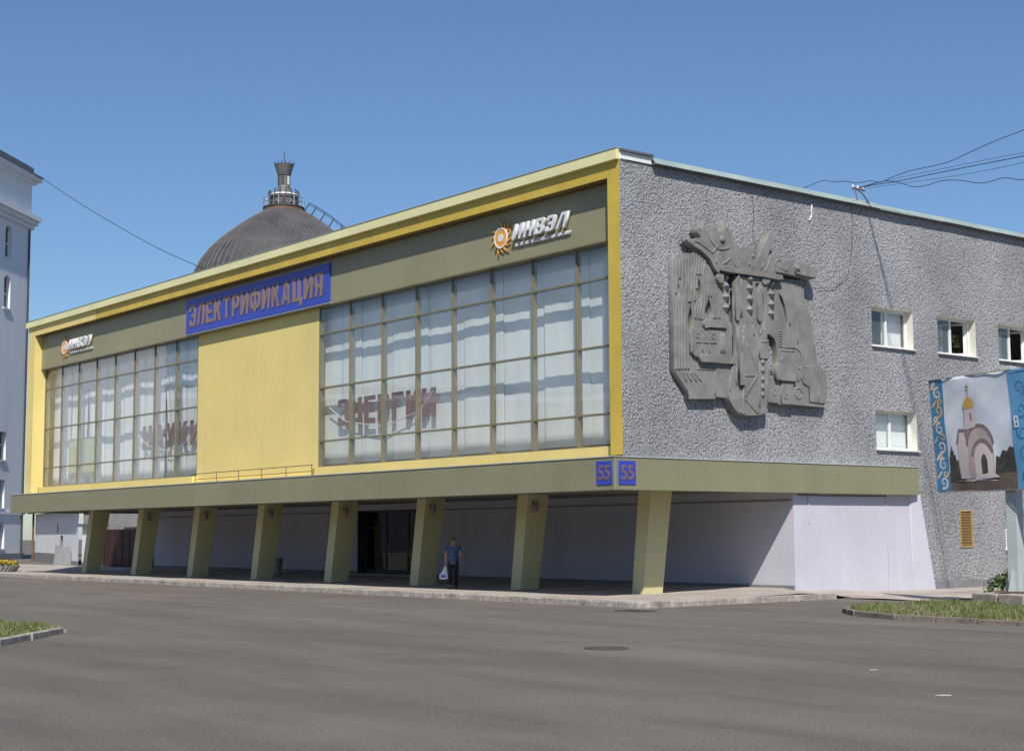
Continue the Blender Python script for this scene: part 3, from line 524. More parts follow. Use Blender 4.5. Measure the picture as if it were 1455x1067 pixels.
# side windows
def side_window(y0, y1, z0, z1, opened=0, blind=None):
    x = -.36; t = .065; ym = y0 + (y1 - y0) * .5
    fm = MB()
    fm.box(x, x + .07, y0, y0 + t + .02, z0, z1).box(x, x + .07, y1 - t - .02, y1, z0, z1).box(x, x + .07, y0 + t + .02, y1 - t - .02, z0, z0 + t + .02).box(x, x + .07, y0 + t + .02, y1 - t - .02, z1 - t - .02, z1).box(x, x + .07, ym - .05, ym + .05, z0 + t + .02, z1 - t - .02)
    wdw = put('window', fm, 'white', HALL)
    put('sill', MB().hexa([(-.38, y0 - .03, z0 - .02), (.1, y0 - .05, z0 - .05), (.1, y1 + .05, z0 - .05), (-.38, y1 + .03, z0 - .02)], [(-.38, y0 - .03, z0 + .012), (.1, y0 - .05, z0 - .02), (.1, y1 + .05, z0 - .02), (-.38, y1 + .03, z0 + .012)]), 'white', wdw)
    put('pane', MB().box(x + .03, x + .038, y0 + t, ym - .05, z0 + t, z1 - t), 'glass', wdw)
    if opened:
        s = MB(); L = ym - y0 - .2; a = .95
        def q(u, d): return (x + .02 - math.sin(a) * u * L - d * math.cos(a) * .05, y1 - .1 - math.cos(a) * u * L + d * math.sin(a) * .05)
        for u0, u1, za, zb in ((0, .12, z0 + .08, z1 - .08), (.88, 1, z0 + .08, z1 - .08), (.12, .88, z0 + .08, z0 + .16), (.12, .88, z1 - .16, z1 - .08)):
            p = [q(u0, 0), q(u1, 0), q(u1, 1), q(u0, 1)]; s.hexa([(*k, za) for k in p], [(*k, zb) for k in p])
        put('open_sash', s, 'white', wdw)
    else:
        put('pane', MB().box(x + .03, x + .038, ym + .05, y1 - t, z0 + t, z1 - t), 'glass', wdw)
    if blind == 3: put('blind', MB().box(x - .2, x - .18, ym + .05, y1, z0, z1), 'curtain', wdw)
    elif blind: put('blind', MB().box(x - .16, x - .14, y0 + .0, y1 - .0, z0 + (0 if blind == 1 else .3), z1), 'curtain' if blind == 1 else 'room', wdw)
    return wdw
for k, h in enumerate(up_w): side_window(*h, opened=1 if k in (1, 2, 4) else 0, blind=None if k in (1, 2) else 3)
for k, h in enumerate(md_w): side_window(*h, blind=1 if k == 0 else None)
for k, h in enumerate(lo_w): side_window(*h, blind=1 if k == 0 else None)
def pot_plant(y, z, n, hgt, label):
    p = empty('potted_plant', label, 'plant', (-.55, y, z))
    put('pot', MB().lathe([(.001, 0), (.06, 0), (.085, .13), (.075, .13), (.06, .02)], n=14), 'rust', p); m = MB(); rr = random.Random(int(y * 10))
    for i in range(n):
        a = rr.uniform(0, 6.28); h = rr.uniform(.2, hgt); s = rr.uniform(.03, .07); d = rr.uniform(.05, .22)
        c = Vector((math.cos(a) * d, math.sin(a) * d, .12 + h)); t = Vector((rr.gauss(0, 1), rr.gauss(0, 1), rr.gauss(0, .6))).normalized(); b = t.cross(Vector((.3, .5, 1))).normalized()
        m.quad(c - t * s * 1.6, c - b * s * .7, c + t * s * 1.6, c + b * s * .7)
    put('leaves', m, 'leaf', p)
pot_plant(16.05, 8.36, 90, .55, 'leafy potted plant on the sill of the open window')
pot_plant(16.95, 8.36, 80, .75, 'taller potted plant by the open sash of the window')
# window ledge boards that carry pots
put('inner_ledge', MB().box(-.75, -.43, 15.35, 17.5, 8.30, 8.355), 'white', HALL)
# interior floors so that rooms read as rooms
put('floor_slab', MB().box(-46.2, -.34, .8, YE, 4.3, 4.5), 'room', HALL)
put('ceiling_slab', MB().box(-46.2, -.34, .8, YE, 12.6, 12.8), 'room', HALL)
put('partition_wall', MB().box(-46.2, -.34, 6.0, 6.2, 4.5, 12.6), 'room', HALL)
put('partition_wall', MB().box(-5.2, -5.0, 6.2, YE, 4.5, 12.6), 'room', HALL)
put('floor_slab_upper', MB().box(-5.0, -.34, 6.2, YE, 7.0, 7.25), 'room', HALL)
# remaining shell
put('end_wall', MB().box(-46.36, -46.31, .37, YE, 4.3, 13.05).box(-46.36, -46.31, 7.41, YE, -.1, 4.299), 'wallgrey', HALL)
put('rear_wall', MB().quad((0, YE, -.1), (-46.36, YE, -.1), (-46.36, YE, 13.05), (0, YE, 13.05)), 'wallgrey', HALL)
put('roof', MB().box(-46.4, .02, .1, YE, 13.06, 13.22), 'towerdk', HALL)
# facade frame
put('frame_top', MB().box(-37.7, -.003, 0.0, .36, 12.57, 13.03), 'yellow', HALL); put('frame_top', MB().box(-46.36, -37.7, 0.0, .36, 12.57, 13.03), 'panel', HALL)
put('frame_right', MB().box(-.53, -.003, -.002, .9, 4.30, 12.568), 'yellow', HALL)
put('frame_left', MB().box(-46.36, -45.5, -.002, .9, 4.25, 12.568), 'panel', HALL)
put('frame_soffit', MB().box(-45.5, -.53, .006, .345, 12.555, 12.572), 'brown', HALL)
put('fascia', MB().box(-46.46, .012, -.13, .3, 13.032, 13.36), 'lemon', HALL, .012)
put('fascia_flashing', MB().box(-46.48, .03, -.15, .3, 13.362, 13.385), 'flash', HALL)
x = -45.5; n_ = 15; wd = 44.97 / n_
for i in range(n_):
    put('cladding_panel', MB().box(x + wd * i + .002, x + wd * (i + 1) - .002, .40, .62, 10.83, 12.553), 'olive', HALL)
put('cladding_drip', MB().box(-45.49, -.54, .385, .66, 10.775, 10.828), 'bronze', HALL)
put('plaster_panel', MB().box(-28.0, -17.9, .63, .85, 4.32, 10.774), 'panel', HALL)
put('panel_shelf', MB().box(-28.0, -17.9, .42, .63, 4.26, 4.36), 'panel', HALL)
for a, b in ((-45.5, -28.0), (-17.9, -.53)): put('sill_strip', MB().box(a + .003, b - .003, .40, .75, 4.24, 4.60), 'panel', HALL)
# the two big window walls
def window_wall(x0, x1, nb, zr, y):
    n = len(zr) - 1; bw = (x1 - x0) / nb
    fr = MB().box(x0, x1, y - .03, y + .12, zr[0] - .06, zr[0] + .03).box(x0, x1, y - .03, y + .12, zr[-1] - .03, zr[-1] + .06)
    ww = put('window_wall', fr, 'bronze', HALL)
    mm = MB().box(-.032, .032, y - .04, y - .004, zr[0] + .03, zr[-1] - .03).box(-.03, .03, y + .012, y + .16, zr[0] + .03, zr[-1] - .03).mesh('mullion'); mm.materials.append(MT['bronze'])
    for i in range(nb + 1): put('mullion', mm, None, ww, 0, (x0 + bw * i, 0, 0))
    tm = MB().box(.033, bw - .033, y - .036, y - .004, -.028, .028).box(.031, bw - .031, y + .012, y + .13, -.028, .028).mesh('transom'); tm.materials.append(MT['bronze'])
    pm = {}
    for j in range(n):
        h = zr[j + 1] - zr[j]; m = MB().box(.0, bw, y - .003, y + .003, 0, h); m = m.mesh('pane'); m.materials.append(MT['glass']); pm[j] = m
    for i in range(nb):
        for j in range(n):
            o = put('pane', pm[j], None, ww, 0, (x0 + bw * i + bw / 2, y, zr[j] + zr[j + 1] - zr[j] - (zr[j + 1] - zr[j])))
            # each sheet sits a hair out of true
            o.data = pm[j]; o.location = (x0 + bw * i, 0, zr[j]); o.rotation_euler = (random.uniform(-.0012, .0012), 0, 0)
            if j: put('transom', tm, None, ww, 0, (x0 + bw * i, 0, zr[j]))
    for i in range(nb):   # short stubs under the sill line
        put('mullion_foot', MB().box(-.03, .03, y - .29, y - .255, 4.3, 4.58).mesh('mullion_foot') if i == 0 else FT, 'bronze', ww, 0, (x0 + bw * i, 0, 0))
        if i == 0: FT = ww.children[-1].data
    return ww
ZR = [4.62, 5.61, 7.66, 9.74, 10.80]
window_wall(-45.47, -28.03, 8, ZR, .67); window_wall(-17.87, -.56, 8, ZR, .67)
# curtains
def curtain(x0, x1, y, z0, z1, label, group, amp=.018, gather=None, seed=0):
    m = MB(); m.smooth = True; rr = random.Random(seed); nx, nz = 56, 14; ph = rr.uniform(0, 6)
    for j in range(nz + 1):
        t = j / nz; z = z0 + (z1 - z0) * t
        for i in range(nx + 1):
            s = i / nx; a, b = x0, x1
            if gather: # tied back: drawn towards one side lower down
                pull = gather[1] * (1 - t) ** 1.4 * (1 if t > .3 else (.55 + .45 * t / .3))
                if gather[0] < 0: b = x1 - (x1 - x0) * pull
                else: a = x0 + (x1 - x0) * pull
            xx = a + (b - a) * s; fold = math.sin(s * (30 if gather else 17) + ph + .8 * math.sin(t * 3 + ph)) * amp * (2.2 if gather else 1) + math.sin(s * 9 + ph * 2) * amp * .7
            m.v.append((xx, y + fold, z))
    for j in range(nz):
        for i in range(nx):
            a = j * (nx + 1) + i; m.f.append((a, a + 1, a + nx + 2, a + nx + 1))
    o = put('curtain', m, 'curtain'); o.modifiers.new('thickness', 'SOLIDIFY').thickness = .004
    tag(o, label, 'curtain', group)
bw = 17.31 / 8
for i in range(8):
    curtain(-17.87 + bw * i - (.7 if i == 0 else .02), -17.87 + bw * (i + 1) + .02, 1.16 + .03 * (i % 2), 4.74, 10.9, 'flat white curtain behind the glass between yellow panel and grey wall', 'curtains in the window bay next to the grey wall', .005, None, i)
bw = 17.44 / 8
for i in range(8):
    gth = {1: (-1, .2), 2: (1, .3), 6: (1, .35)}.get(i)
    curtain(-45.47 + bw * i - .02, -45.47 + bw * (i + 1) + .02, 1.18 + .03 * (i % 2), 4.74, 10.9, 'white draped curtain behind the glass next to the white tower', 'curtains in the window bay next to the tower', .008, gth, 20 + i)
    curtain(-45.47 + bw * i - .03, -45.47 + bw * (i + 1) + .03, 1.45 + .04 * (i % 2), 4.6, 10.9, 'thin white curtain of the back row behind draped curtains', 'back row of curtains in the window bay next to the tower', .012, None, 40 + i)
# lettering hung in the windows
def hung_word(txt, x0, x1, z0, z1, label):
    e = empty('hanging_letters', label, 'letters', ((x0 + x1) / 2, .98, z0))
    e.location = (0, 0, 0)
    block_word(txt, x0, x1, z0, z1, on_front(.99), e, 'letter_brown', .03)
    c = MB(); c.tube([(x0 - .6, .96, (z0 + z1) / 2 + .25), (x0 + .6, .955, z0 + .15), ((x0 + x1) / 2, .95, z0 - .2), (x1 - .9, .955, z0 + .25), (x1 - .1, .96, z1 - .1)], .022, 5)
    put('ribbon', c, 'white', e)
    for xx in (x0 + .3, (x0 + x1) / 2, x1 - .3): put('hanging_cord', MB().tube([(xx, .98, z1), (xx, .98, 10.75)], .006, 4), 'wire', e)
MT['letter_brown'] = paint('brown_letter', (.24, .105, .085), .6, .1, 1.0)
hung_word('НАУКИ', -34.2, -28.35, 6.05, 7.15, 'brown hanging letters spelling a word behind the window next to the tower')
hung_word('ЭНЕРГИИ', -17.05, -10.65, 6.15, 7.17, 'brown hanging letters spelling a word behind the window next to the grey wall')
po = put('poster', MB().box(-43.1, -39.9, 1.02, 1.04, 5.0, 7.0), 'green'); tag(po, 'green and yellow poster board behind the window next to the tower', 'poster')
put('yellow_field', MB().box(-43.0, -40.0, 1.012, 1.019, 5.1, 5.75).box(-43.0, -42.2, 1.012, 1.019, 5.76, 6.6), 'posty', po)
# canopy
bm_ = put('canopy_beam', MB().box(-46.86, .25, -.56, -.2, ZB, ZT).box(-.12, .25, -.2, 13.57, ZB, ZT).box(-46.86, -46.5, -.2, 7.4, ZB, ZT), 'beam', HALL, .006)
put('flashing', MB().box(-46.9, .275, -.585, -.15, ZT + .002, ZT + .03).box(-.1, .275, -.15, 13.58, ZT + .002, ZT + .03), 'grey_metal', bm_)
put('corner_joint', MB().box(.246, .258, -.566, -.556, ZB - .004, ZT - .004), 'grey_metal', bm_)
put('canopy_deck', MB().box(-46.5, -.13, -.19, .66, 4.05, 4.23), 'beam', HALL)
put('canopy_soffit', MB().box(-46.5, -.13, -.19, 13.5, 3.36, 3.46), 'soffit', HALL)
# slanted columns with their lamps
def col_mesh():
    m = MB(); y0, y1, t0, t1 = 2.5, 3.32, 2.88, 3.80; z = .05; zt = 3.37
    m.hexa([(0, y0, z), (.52, y0, z), (.52, y1, z), (0, y1, z)], [(-.02, t0, zt), (.54, t0, zt), (.54, t1, zt), (-.02, t1, zt)]); me = m.mesh('column'); me.materials.append(MT['mosaic']); return me
cm = col_mesh()
lm1 = MB().lathe([(.001, .12), (.07, .12), (.09, .05), (.09, -.12), (.06, -.2), (.001, -.2)], n=14).mesh('lamp_globe'); lm1.materials.append(MT['plinth'])
lm2 = MB().box(.0, .12, -.04, .04, .06, .16).mesh('lamp_arm'); lm2.materials.append(MT['dark'])
for k in range(8):
    X = -2.40 - 6.035 * k
    c = put('column', cm, None, HALL, .012, (X, 0, 0))
    if k in (1, 2, 3, 4, 5, 6):
        put('lamp_arm', lm2, None, c, 0, (.53, 3.1, 2.95)); put('lamp_globe', lm1, None, c, 0, (.70, 3.1, 2.98))
# ground-floor walls under the canopy
f, r = wall_holes('Y', 7.4, -46.3, -.03, -.1, 3.37, [(-25.6, -20.4, .24, 3.1)], .5)
bw_ = put('rear_canopy_wall', f, 'lav', HALL); [put('door_reveal', m_, 'dark', bw_) for m_ in r]
put('wall_band', MB().box(-46.2, -25.7, 7.37, 7.397, 3.02, 3.07).box(-20.3, -.1, 7.37, 7.397, 3.02, 3.07), 'soffit', bw_)
put('skirting', MB().box(-46.25, -25.65, 7.35, 7.397, .1, .42).box(-20.35, -.05, 7.35, 7.397, .1, .34), 'plinth', bw_)
put('canopy_side_wall', MB().quad((-.03, 7.4, -.1), (-.03, 13.62, -.1), (-.03, 13.62, 3.37), (-.03, 7.4, 3.37)), 'lav', HALL)
ep = MB(); ep.hexa([(-.02, 13.45, -.1), (.05, 13.95, -.1), (.16, 14.5, -.1), (-.02, 14.55, -.1)], [(-.02, 13.3, 3.3), (.05, 13.42, 3.3), (.12, 13.8, 3.3), (-.02, 13.85, 3.3)])
put('end_pier', ep, 'lav', HALL, .01)
def conduit(pts, r=.018, m='lav'): return put('conduit', MB().tube(pts, r, 6), m, HALL)
conduit([(-.01, 8.1, 3.3), (-.01, 8.1, 2.4), (0., 8.12, 2.32)]); conduit([(-.01, 12.1, 3.3), (-.01, 12.1, 1.5), (0., 12.13, 1.2), (-.005, 12.12, .05)], .013, 'lav')
conduit([(-.01, 7.6, 3.22), (0, 9, 3.2), (0, 12.1, 3.22)], .015, 'dark')
put('door_step', MB().box(-25.9, -20.1, 7.0, 7.39, .2, .33), 'pave', HALL)  # low concrete step across the foot of the entrance
# entrance
ed = put('entrance_door', MB().box(-25.6, -25.5, 7.82, 7.9, .3, 3.1).box(-20.5, -20.4, 7.82, 7.9, .3, 3.1).box(-25.5, -20.5, 7.82, 7.9, 3.0, 3.1).box(-24.0, -23.88, 7.82, 7.9, .3, 3.0).box(-22.3, -22.18, 7.82, 7.9, .3, 3.0).box(-25.5, -24.0, 7.82, 7.9, .3, .5).box(-23.88, -22.3, 7.82, 7.9, .3, .5).box(-22.18, -20.5, 7.82, 7.9, .3, .5).box(-25.5, -24.0, 7.83, 7.89, 2.3, 2.36), 'dark', HALL)
for a, b in ((-25.5, -24.0), (-23.88, -22.3), (-22.18, -20.5)): put('pane', MB().box(a, b, 7.85, 7.856, .5, 3.0), 'dglass', ed)
for xx in (-24.15, -23.7, -22.05): put('handle', MB().tube([(xx, 7.8, 1.1), (xx, 7.76, 1.15), (xx, 7.76, 1.55), (xx, 7.8, 1.6)], .015, 6), 'grey_metal', ed)
put('lobby', MB().quad((-26.5, 11, .2), (-19.5, 11, .2), (-19.5, 11, 3.4), (-26.5, 11, 3.4)).quad((-26.5, 7.95, .25), (-19.5, 7.95, .25), (-19.5, 11, .25), (-26.5, 11, .25)).quad((-26.5, 7.95, 3.3), (-19.5, 7.95, 3.3), (-19.5, 11, 3.3), (-26.5, 11, 3.3)), 'towerdk', HALL)
# rail at the foot of the yellow panel
rl = put('floodlight_rail', MB().tube([(-27.6, .30, 4.68), (-17.75, .30, 4.70)], .018, 6).tube([(-27.6, .30, 4.44), (-17.75, .30, 4.46)], .015, 6), 'rust', HALL)
for i in range(6): put('rail_post', MB().tube([(-27.5 + 1.93 * i, .32, 4.26), (-27.5 + 1.93 * i, .3, 4.72)], .015, 6), 'rust', rl)
# side roof edge: overhanging soffit, metal drip edge
put('roof_overhang', MB().box(.004, .20, 1.3, YE, 13.05, 13.10), 'towerdk', HALL)
fl = MB(); rr = random.Random(5); ys = [1.3 + (YE - 1.3) * i / 24 for i in range(25)]
for a, b in zip(ys, ys[1:]):
    dz = rr.uniform(-.015, .015)
    o = put('roof_flashing', MB().hexa([(.20, a, 13.06 + dz), (.23, a, 13.06 + dz), (.23, b + .01, 13.06 + dz), (.20, b + .01, 13.06 + dz)], [(.02, a, 13.26 + dz), (.05, a, 13.27 + dz), (.05, b + .01, 13.27 + dz), (.02, b + .01, 13.26 + dz)]), 'flash', HALL)
put('corner_trim', MB().box(.004, .05, .02, 1.28, 13.06, 13.28), 'white', HALL); put('corner_cap', MB().box(.0, .14, -.02, 1.3, 13.285, 13.35), 'towerdk', HALL)
# repaired streak of white on the render and hanging cable on wall
put('render_drip', MB().tube([(.03, 8.44, 12.25), (.03, 8.52, 12.3), (.03, 8.60, 12.45), (.03, 8.58, 12.6), (.03, 8.62, 12.8)], .022, 5), 'white', HALL)
put('wall_cable', MB().tube([(.06, 10.6, 13.25), (.07, 10.66, 12.6), (.06, 10.6, 11.6), (.06, 10.35, 10.6), (.06, 9.6, 10.1), (.06, 8.7, 10.0)], .007, 5), 'wire', HALL)
put('wall_cable', MB().tube([(.06, 5.6, 13.0), (.07, 5.75, 12.4), (.06, 5.7, 11.6), (.3, 5.6, 10.9)], .007, 5), 'wire', HALL)

# ================================================================== signs
sb = empty('sign_board', 'long blue sign board with tan letters above the yellow panel', 'sign'); sb.location = (0, 0, 0)
put('board', MB().box(-28.65, -16.7, .33, .395, 10.86, 12.38), 'blue', sb)
put('edge_trim', MB().box(-28.68, -16.67, .34, .395, 10.82, 10.858).box(-28.68, -16.67, .34, .395, 12.382, 12.40), 'grey_metal', sb)
block_word('ЭЛЕКТРИФИКАЦИЯ', -28.3, -17.15, 11.16, 12.1, on_front(.328), sb, 'tan', .02, 0, .13)
def logo(dx, label):
    e = empty('company_logo', label, 'sign', (0, 0, 0), 'metal logos on the olive cladding'); cx, cz = -6.1 + dx, 11.66
    for i in range(14):
        a = 2 * math.pi * i / 14; L = .62 if i % 2 else .5; s = .16; tw = .32
        P = lambda rr_, t: (cx + rr_ * math.cos(t), cz + rr_ * math.sin(t))
        me = curve_mesh('flame', [[P(.27, a - s), P(.42, a + .10), P(L, a + tw + .1), P(.45, a + s + .16), P(.27, a + s)]], .012, .006, on_front(.36)); put('flame', me, 'orange', e)
    ringp = lambda R, n=28: [(cx + R * math.cos(6.2832 * k / n), cz + R * math.sin(6.2832 * k / n)) for k in range(n)]
    put('sun_disc', curve_mesh('sun_disc', [ringp(.30)], .015, .004, on_front(.342)), 'orange', e)
    put('sun_rim', curve_mesh('sun_rim', [ringp(.345), ringp(.30)], .022, .006, on_front(.34)), 'silver', e)
    put('sun_core', curve_mesh('sun_core', [ringp(.13)], .02, .006, on_front(.335)), 'silver', e)
    block_word('ИНВЭЛ', -5.42 + dx, -2.78 + dx, 11.48, 11.96, on_front(.33), e, 'silver', .10, .35, .2, .155, .008)
    word('электротехническая корпорация', -5.38 + dx, -2.62 + dx, 11.26, 11.37, on_front(.35), e, 'silver', .02, .012, .0, .2, .14)
logo(0, 'silver lettered company logo with orange sun on cladding beside grey wall'); logo(-36.2, 'small looking company logo with orange sun at tower end of cladding')
def plate(to_mat, u0, label):
    e = empty('number_plate', label, 'sign', (0, 0, 0), 'house number plates')
    me = curve_mesh('plate', [[(u0, 3.42), (u0 + .66, 3.42), (u0 + .66, 4.10), (u0, 4.10)]], .008, .003, to_mat @ Matrix.Translation((0, 0, .012))); put('plate', me, 'blue', e)
    word('55', u0 + .08, u0 + .58, 3.55, 3.98, to_mat @ Matrix.Translation((0, 0, .026)), e, 'digit', .006, .02, .004, 0, .1)
plate(on_front(-.56), -.52, 'blue plate with number 55 on front of the beam corner')
plate(on_side(.25), -.42, 'blue plate with number 55 on side face of the beam corner')

# ================================================================== wall relief
RF = empty('wall_relief', 'large grey concrete relief sculpture on the pebbledash wall', 'sculpture'); RF.location = (0, 0, 0)
DEPTH = dict(left_slab=(.02, .22), center_slab=(.02, .31), right_slab=(.02, .22), crown_band=(.1, .42), leaf_head=(.06, .36), hump=(.06, .33), horn=(.06, .38), arch_collar=(.06, .36), beast_head=(.1, .40), snout=(.3, .46), collar_flap=(.15, .33), flap2=(.2, .37), machine=(.15, .28), machine_top=(.15, .34), machine_bar=(.15, .33), machine_bar2=(.2, .38), ridge_bar=(.2, .42), spine=(.2, .36), blade_long=(.2, .38), finger=(.2, .38), side_plate=(.2, .36), block=(.1, .34), block_top=(.1, .27), panel_low=(.1, .27), small_step=(.05, .18), lower_boot=(.1, .26), body_ring=(.1, .25), facet=(.2, .34), facet2=(.2, .335), facet3=(.2, .338))
NAMES = dict(center_slab='middle_slab', hump='rounded_hump', flap2='collar_flap', machine_bar2='machine_bar', facet2='facet', facet3='facet', lower_boot='rounded_foot')
for k, loops in RELIEF_POLYS.items():
    a, b = (v_ * 1.05 for v_ in DEPTH[k]); bev = min(.012, (b - a) / 4); nm = NAMES.get(k, k)
    put(nm, curve_mesh(nm, loops, (b - a) / 2 - bev, bev, on_side((a + b) / 2), 2), 'concrete', RF)
def relief_z(u, v):
    """front level of the relief under a point"""
    best = 0.
    for k, loops in RELIEF_POLYS.items():
        if inside(loops[0], u, v): best = max(best, DEPTH[k][1] * 1.05)
    return best or .2
for rad, pts in RELIEF_TUBES:
    fine = []
    for (a, b), (c, d) in zip(pts, pts[1:]):
        for t in range(4): fine.append((a + (c - a) * t / 4, b + (d - b) * t / 4))
    fine.append(pts[-1]); sm = [fine[0]] + [tuple((fine[i - 1][j] + 2 * fine[i][j] + fine[i + 1][j]) / 4 for j in (0, 1)) for i in range(1, len(fine) - 1)] + [fine[-1]]
    lv = [relief_z(*p) for p in sm]; lv = [sum(lv[max(0, i - 2):i + 3]) / len(lv[max(0, i - 2):i + 3]) for i in range(len(lv))]
    m = MB().tube([(l - .002, u, v) for l, (u, v) in zip(lv, sm)], rad * .95, 8, ref=(1, 0, 0)); m.smooth = True; put('rib', m, 'concrete', RF)
for (u, v), R_, t in RELIEF_RINGS:
    l = relief_z(u, v); n = 20; m = MB(); ps = [(l, u + R_ * math.cos(6.2832 * k / n), v + R_ * math.sin(6.2832 * k / n)) for k in range(n + 1)]; m.tube(ps, t, 6, ref=(1, 0, 0)); m.smooth = True; put('ring', m, 'concrete', RF)
for (u, v), R_ in RELIEF_DOMES:
    l = relief_z(u, v); m = MB().lathe([(R_ * math.cos(a), R_ * .75 * math.sin(a)) for a in [i * math.pi / 14 for i in range(8)]], n=18); m.smooth = True
    me = m.mesh('boss'); me.transform(Matrix(((0, 0, 1, l - .005), (1, 0, 0, u), (0, 1, 0, v), (0, 0, 0, 1)))); put('boss', me, 'concrete', RF)
dm = MB(); a, b = .175, .165
for k in range(4):
    q = [(0, a, 0), (0, 0, b), (0, -a, 0), (0, 0, -b)]; dm.quad(q[k], q[(k + 1) % 4], (.17, 0, 0))
dmm = dm.mesh('diamond'); dmm.materials.append(MT['concrete'])
for u, v in RELIEF_DIAMONDS: put('diamond', dmm, None, RF, 0, (relief_z(u, v) - .01, u, v))

# ================================================================== billboard
D_ = Vector((.958, -.287, 0)).normalized(); A_ = Vector((5.77, 6.86, 0)); N_ = Vector((-.287, -.958, 0)).normalized()
BB = empty('billboard', 'banner billboard on a steel pole with church photograph and blue ornament', 'billboard', (8.72, 6.1, .38))
BINV = Matrix.Translation((-8.72, -6.1, -.38))
def bb(u, v, d=0.):
    """board coordinates: u metres along, v metres up, slight sag of the cloth to one side; d = out of the board"""
    u, v = u * .93, 2.03 + (v - 2.03) * .93; sh = .28 * (1 - (v - 3.15) / 3.25) - .14
    return A_ + D_ * (u + sh) + Vector((0, 0, v - .009 * u)) + N_ * d
def bpoly(name, pts, d, mat, parent, sub=0):
    m = MB(); m.hexa([bb(u, v, d) for u, v in pts], [bb(u, v, d + .002) for u, v in pts]); me = m.mesh(name); me.transform(BINV); return put(name, me, mat, parent)
V0, V1 = 3.23, 6.71
# cloth as gently rippled sheet
nx, nz = 90, 36; cl = MB(); cl.smooth = True
def ripple(u, v): return .022 * math.sin(u * 2.3 + v * 1.6) * math.sin(v * 1.1 + .5) + .010 * math.sin(u * 5.1 - v * 3.7)
U1 = 7.0
for j in range(nz + 1):
    for i in range(nx + 1):
        u = U1 * i / nx; v = V0 + (V1 - V0) * j / nz; cl.v.append(tuple(bb(u, v, ripple(u, v))))
for j in range(nz):
    for i in range(nx):
        a = j * (nx + 1) + i; cl.f.append((a, a + 1, a + nx + 2, a + nx + 1))
me = cl.mesh('banner'); me.transform(BINV); BN = put('banner', me, 'sky_print', BB); BN.modifiers.new('thickness', 'SOLIDIFY').thickness = .01
PRN = [0]
def print_on(name, pts, mat, lvl, dens=.12):
    """a printed field: outline filled and draped on the rippled cloth"""
    L = []
    for (a, b), (c, d) in zip(pts, pts[1:] + pts[:1]):
        n = max(1, int(math.hypot(c - a, d - b) / dens)); L += [(a + (c - a) * t / n, b + (d - b) * t / n) for t in range(n)]
    me = curve_mesh(name, [L], .0005, 0); bmh = bmesh.new(); bmh.from_mesh(me)
    bmesh.ops.triangulate(bmh, faces=[f for f in bmh.faces if len(f.verts) > 3])
    long = [e for e in bmh.edges if e.calc_length() > .3]
    for _ in range(2):
        if long: bmesh.ops.subdivide_edges(bmh, edges=long, cuts=2, use_grid_fill=False)
        long = [e for e in bmh.edges if e.calc_length() > .3]
    bmh.to_mesh(me); bmh.free()
    for v in me.vertices: v.co = bb(v.co.x, v.co.y, ripple(v.co.x, v.co.y) + .006 + .004 * lvl + v.co.z)
    me.transform(BINV); return put(name, me, mat, BN)
W0, W1 = .62, 3.62
print_on('ornament_strip', [(.0, V0 + .02), (W0, V0 + .03), (W0, V1 - .01), (0.0, V1 - .01)], 'blue_print', 0)
print_on('text_panel', [(W1, V0 + .02), (U1, V0 + .02), (U1, V1 - .01), (W1, V1 - .01)], 'lblue_print', 0)
print_on('ground_field', [(W0, V0 + .03), (W1, V0 + .03), (W1, 3.78), (2.8, 3.75), (1.9, 3.62), (1.2, 3.74), (W0, 3.8)], 'ground_print', 0)
print_on('tree_group', [(2.75, 3.74), (W1, 3.76), (W1, 4.45), (3.45, 4.5), (3.3, 4.36), (3.1, 4.4), (2.95, 4.2), (2.8, 4.25)], 'tree_print', 1)
print_on('fir_tree', [(.66, 3.5), (1.12, 3.55), (1.1, 4.2), (1.02, 4.15), (1.0, 4.35), (.93, 4.32), (.9, 4.5), (.86, 4.46), (.82, 4.66), (.78, 4.45), (.74, 4.46), (.72, 4.3), (.68, 4.3)], 'tree_print', 1)
# church
print_on('church_side', [(1.15, 3.62), (1.62, 3.6), (1.64, 4.9), (1.4, 5.1), (1.24, 5.08), (1.15, 4.7)], 'pinkl_print', 1)
print_on('church_front', [(1.6, 3.6), (2.72, 3.75), (2.72, 4.5), (2.66, 4.75), (2.5, 4.95), (2.28, 5.1), (2.08, 5.18), (1.86, 5.08), (1.7, 4.9), (1.62, 4.7)], 'pink_print', 2)
def arc_band(cx, cz, r0, r1, a0, a1, n=14):
    o = [(cx + r1 * math.cos(a0 + (a1 - a0) * i / n), cz + r1 * 1.05 * math.sin(a0 + (a1 - a0) * i / n)) for i in range(n + 1)]
    return o + [(cx + r0 * math.cos(a1 - (a1 - a0) * i / n), cz + r0 * 1.05 * math.sin(a1 - (a1 - a0) * i / n)) for i in range(n + 1)]
print_on('arch_roof', arc_band(2.17, 4.58, .53, .62, .05, 3.1), 'roof_print', 3)
print_on('side_roof', [(1.12, 4.72), (1.24, 5.12), (1.6, 5.1), (1.72, 4.95), (1.62, 4.55), (1.52, 5.02), (1.28, 5.04), (1.2, 4.68)], 'roof_print', 3)
print_on('porch_roof', arc_band(2.25, 4.28, .38, .48, .2, 3.15), 'roof_print', 4)
print_on('porch_wall', [(1.92, 3.65), (2.68, 3.75), (2.66, 4.3), (2.45, 4.55), (2.25, 4.64), (2.02, 4.52), (1.9, 4.25)], 'pinkl_print', 3)
print_on('door_arch', [(2.2, 3.72), (2.44, 3.75), (2.44, 4.15), (2.38, 4.28), (2.31, 4.32), (2.25, 4.27), (2.2, 4.14)], 'tree_print', 4)
print_on('steps', [(1.75, 3.55), (2.95, 3.62), (2.7, 3.76), (2.0, 3.7)], 'pinkl_print', 4)
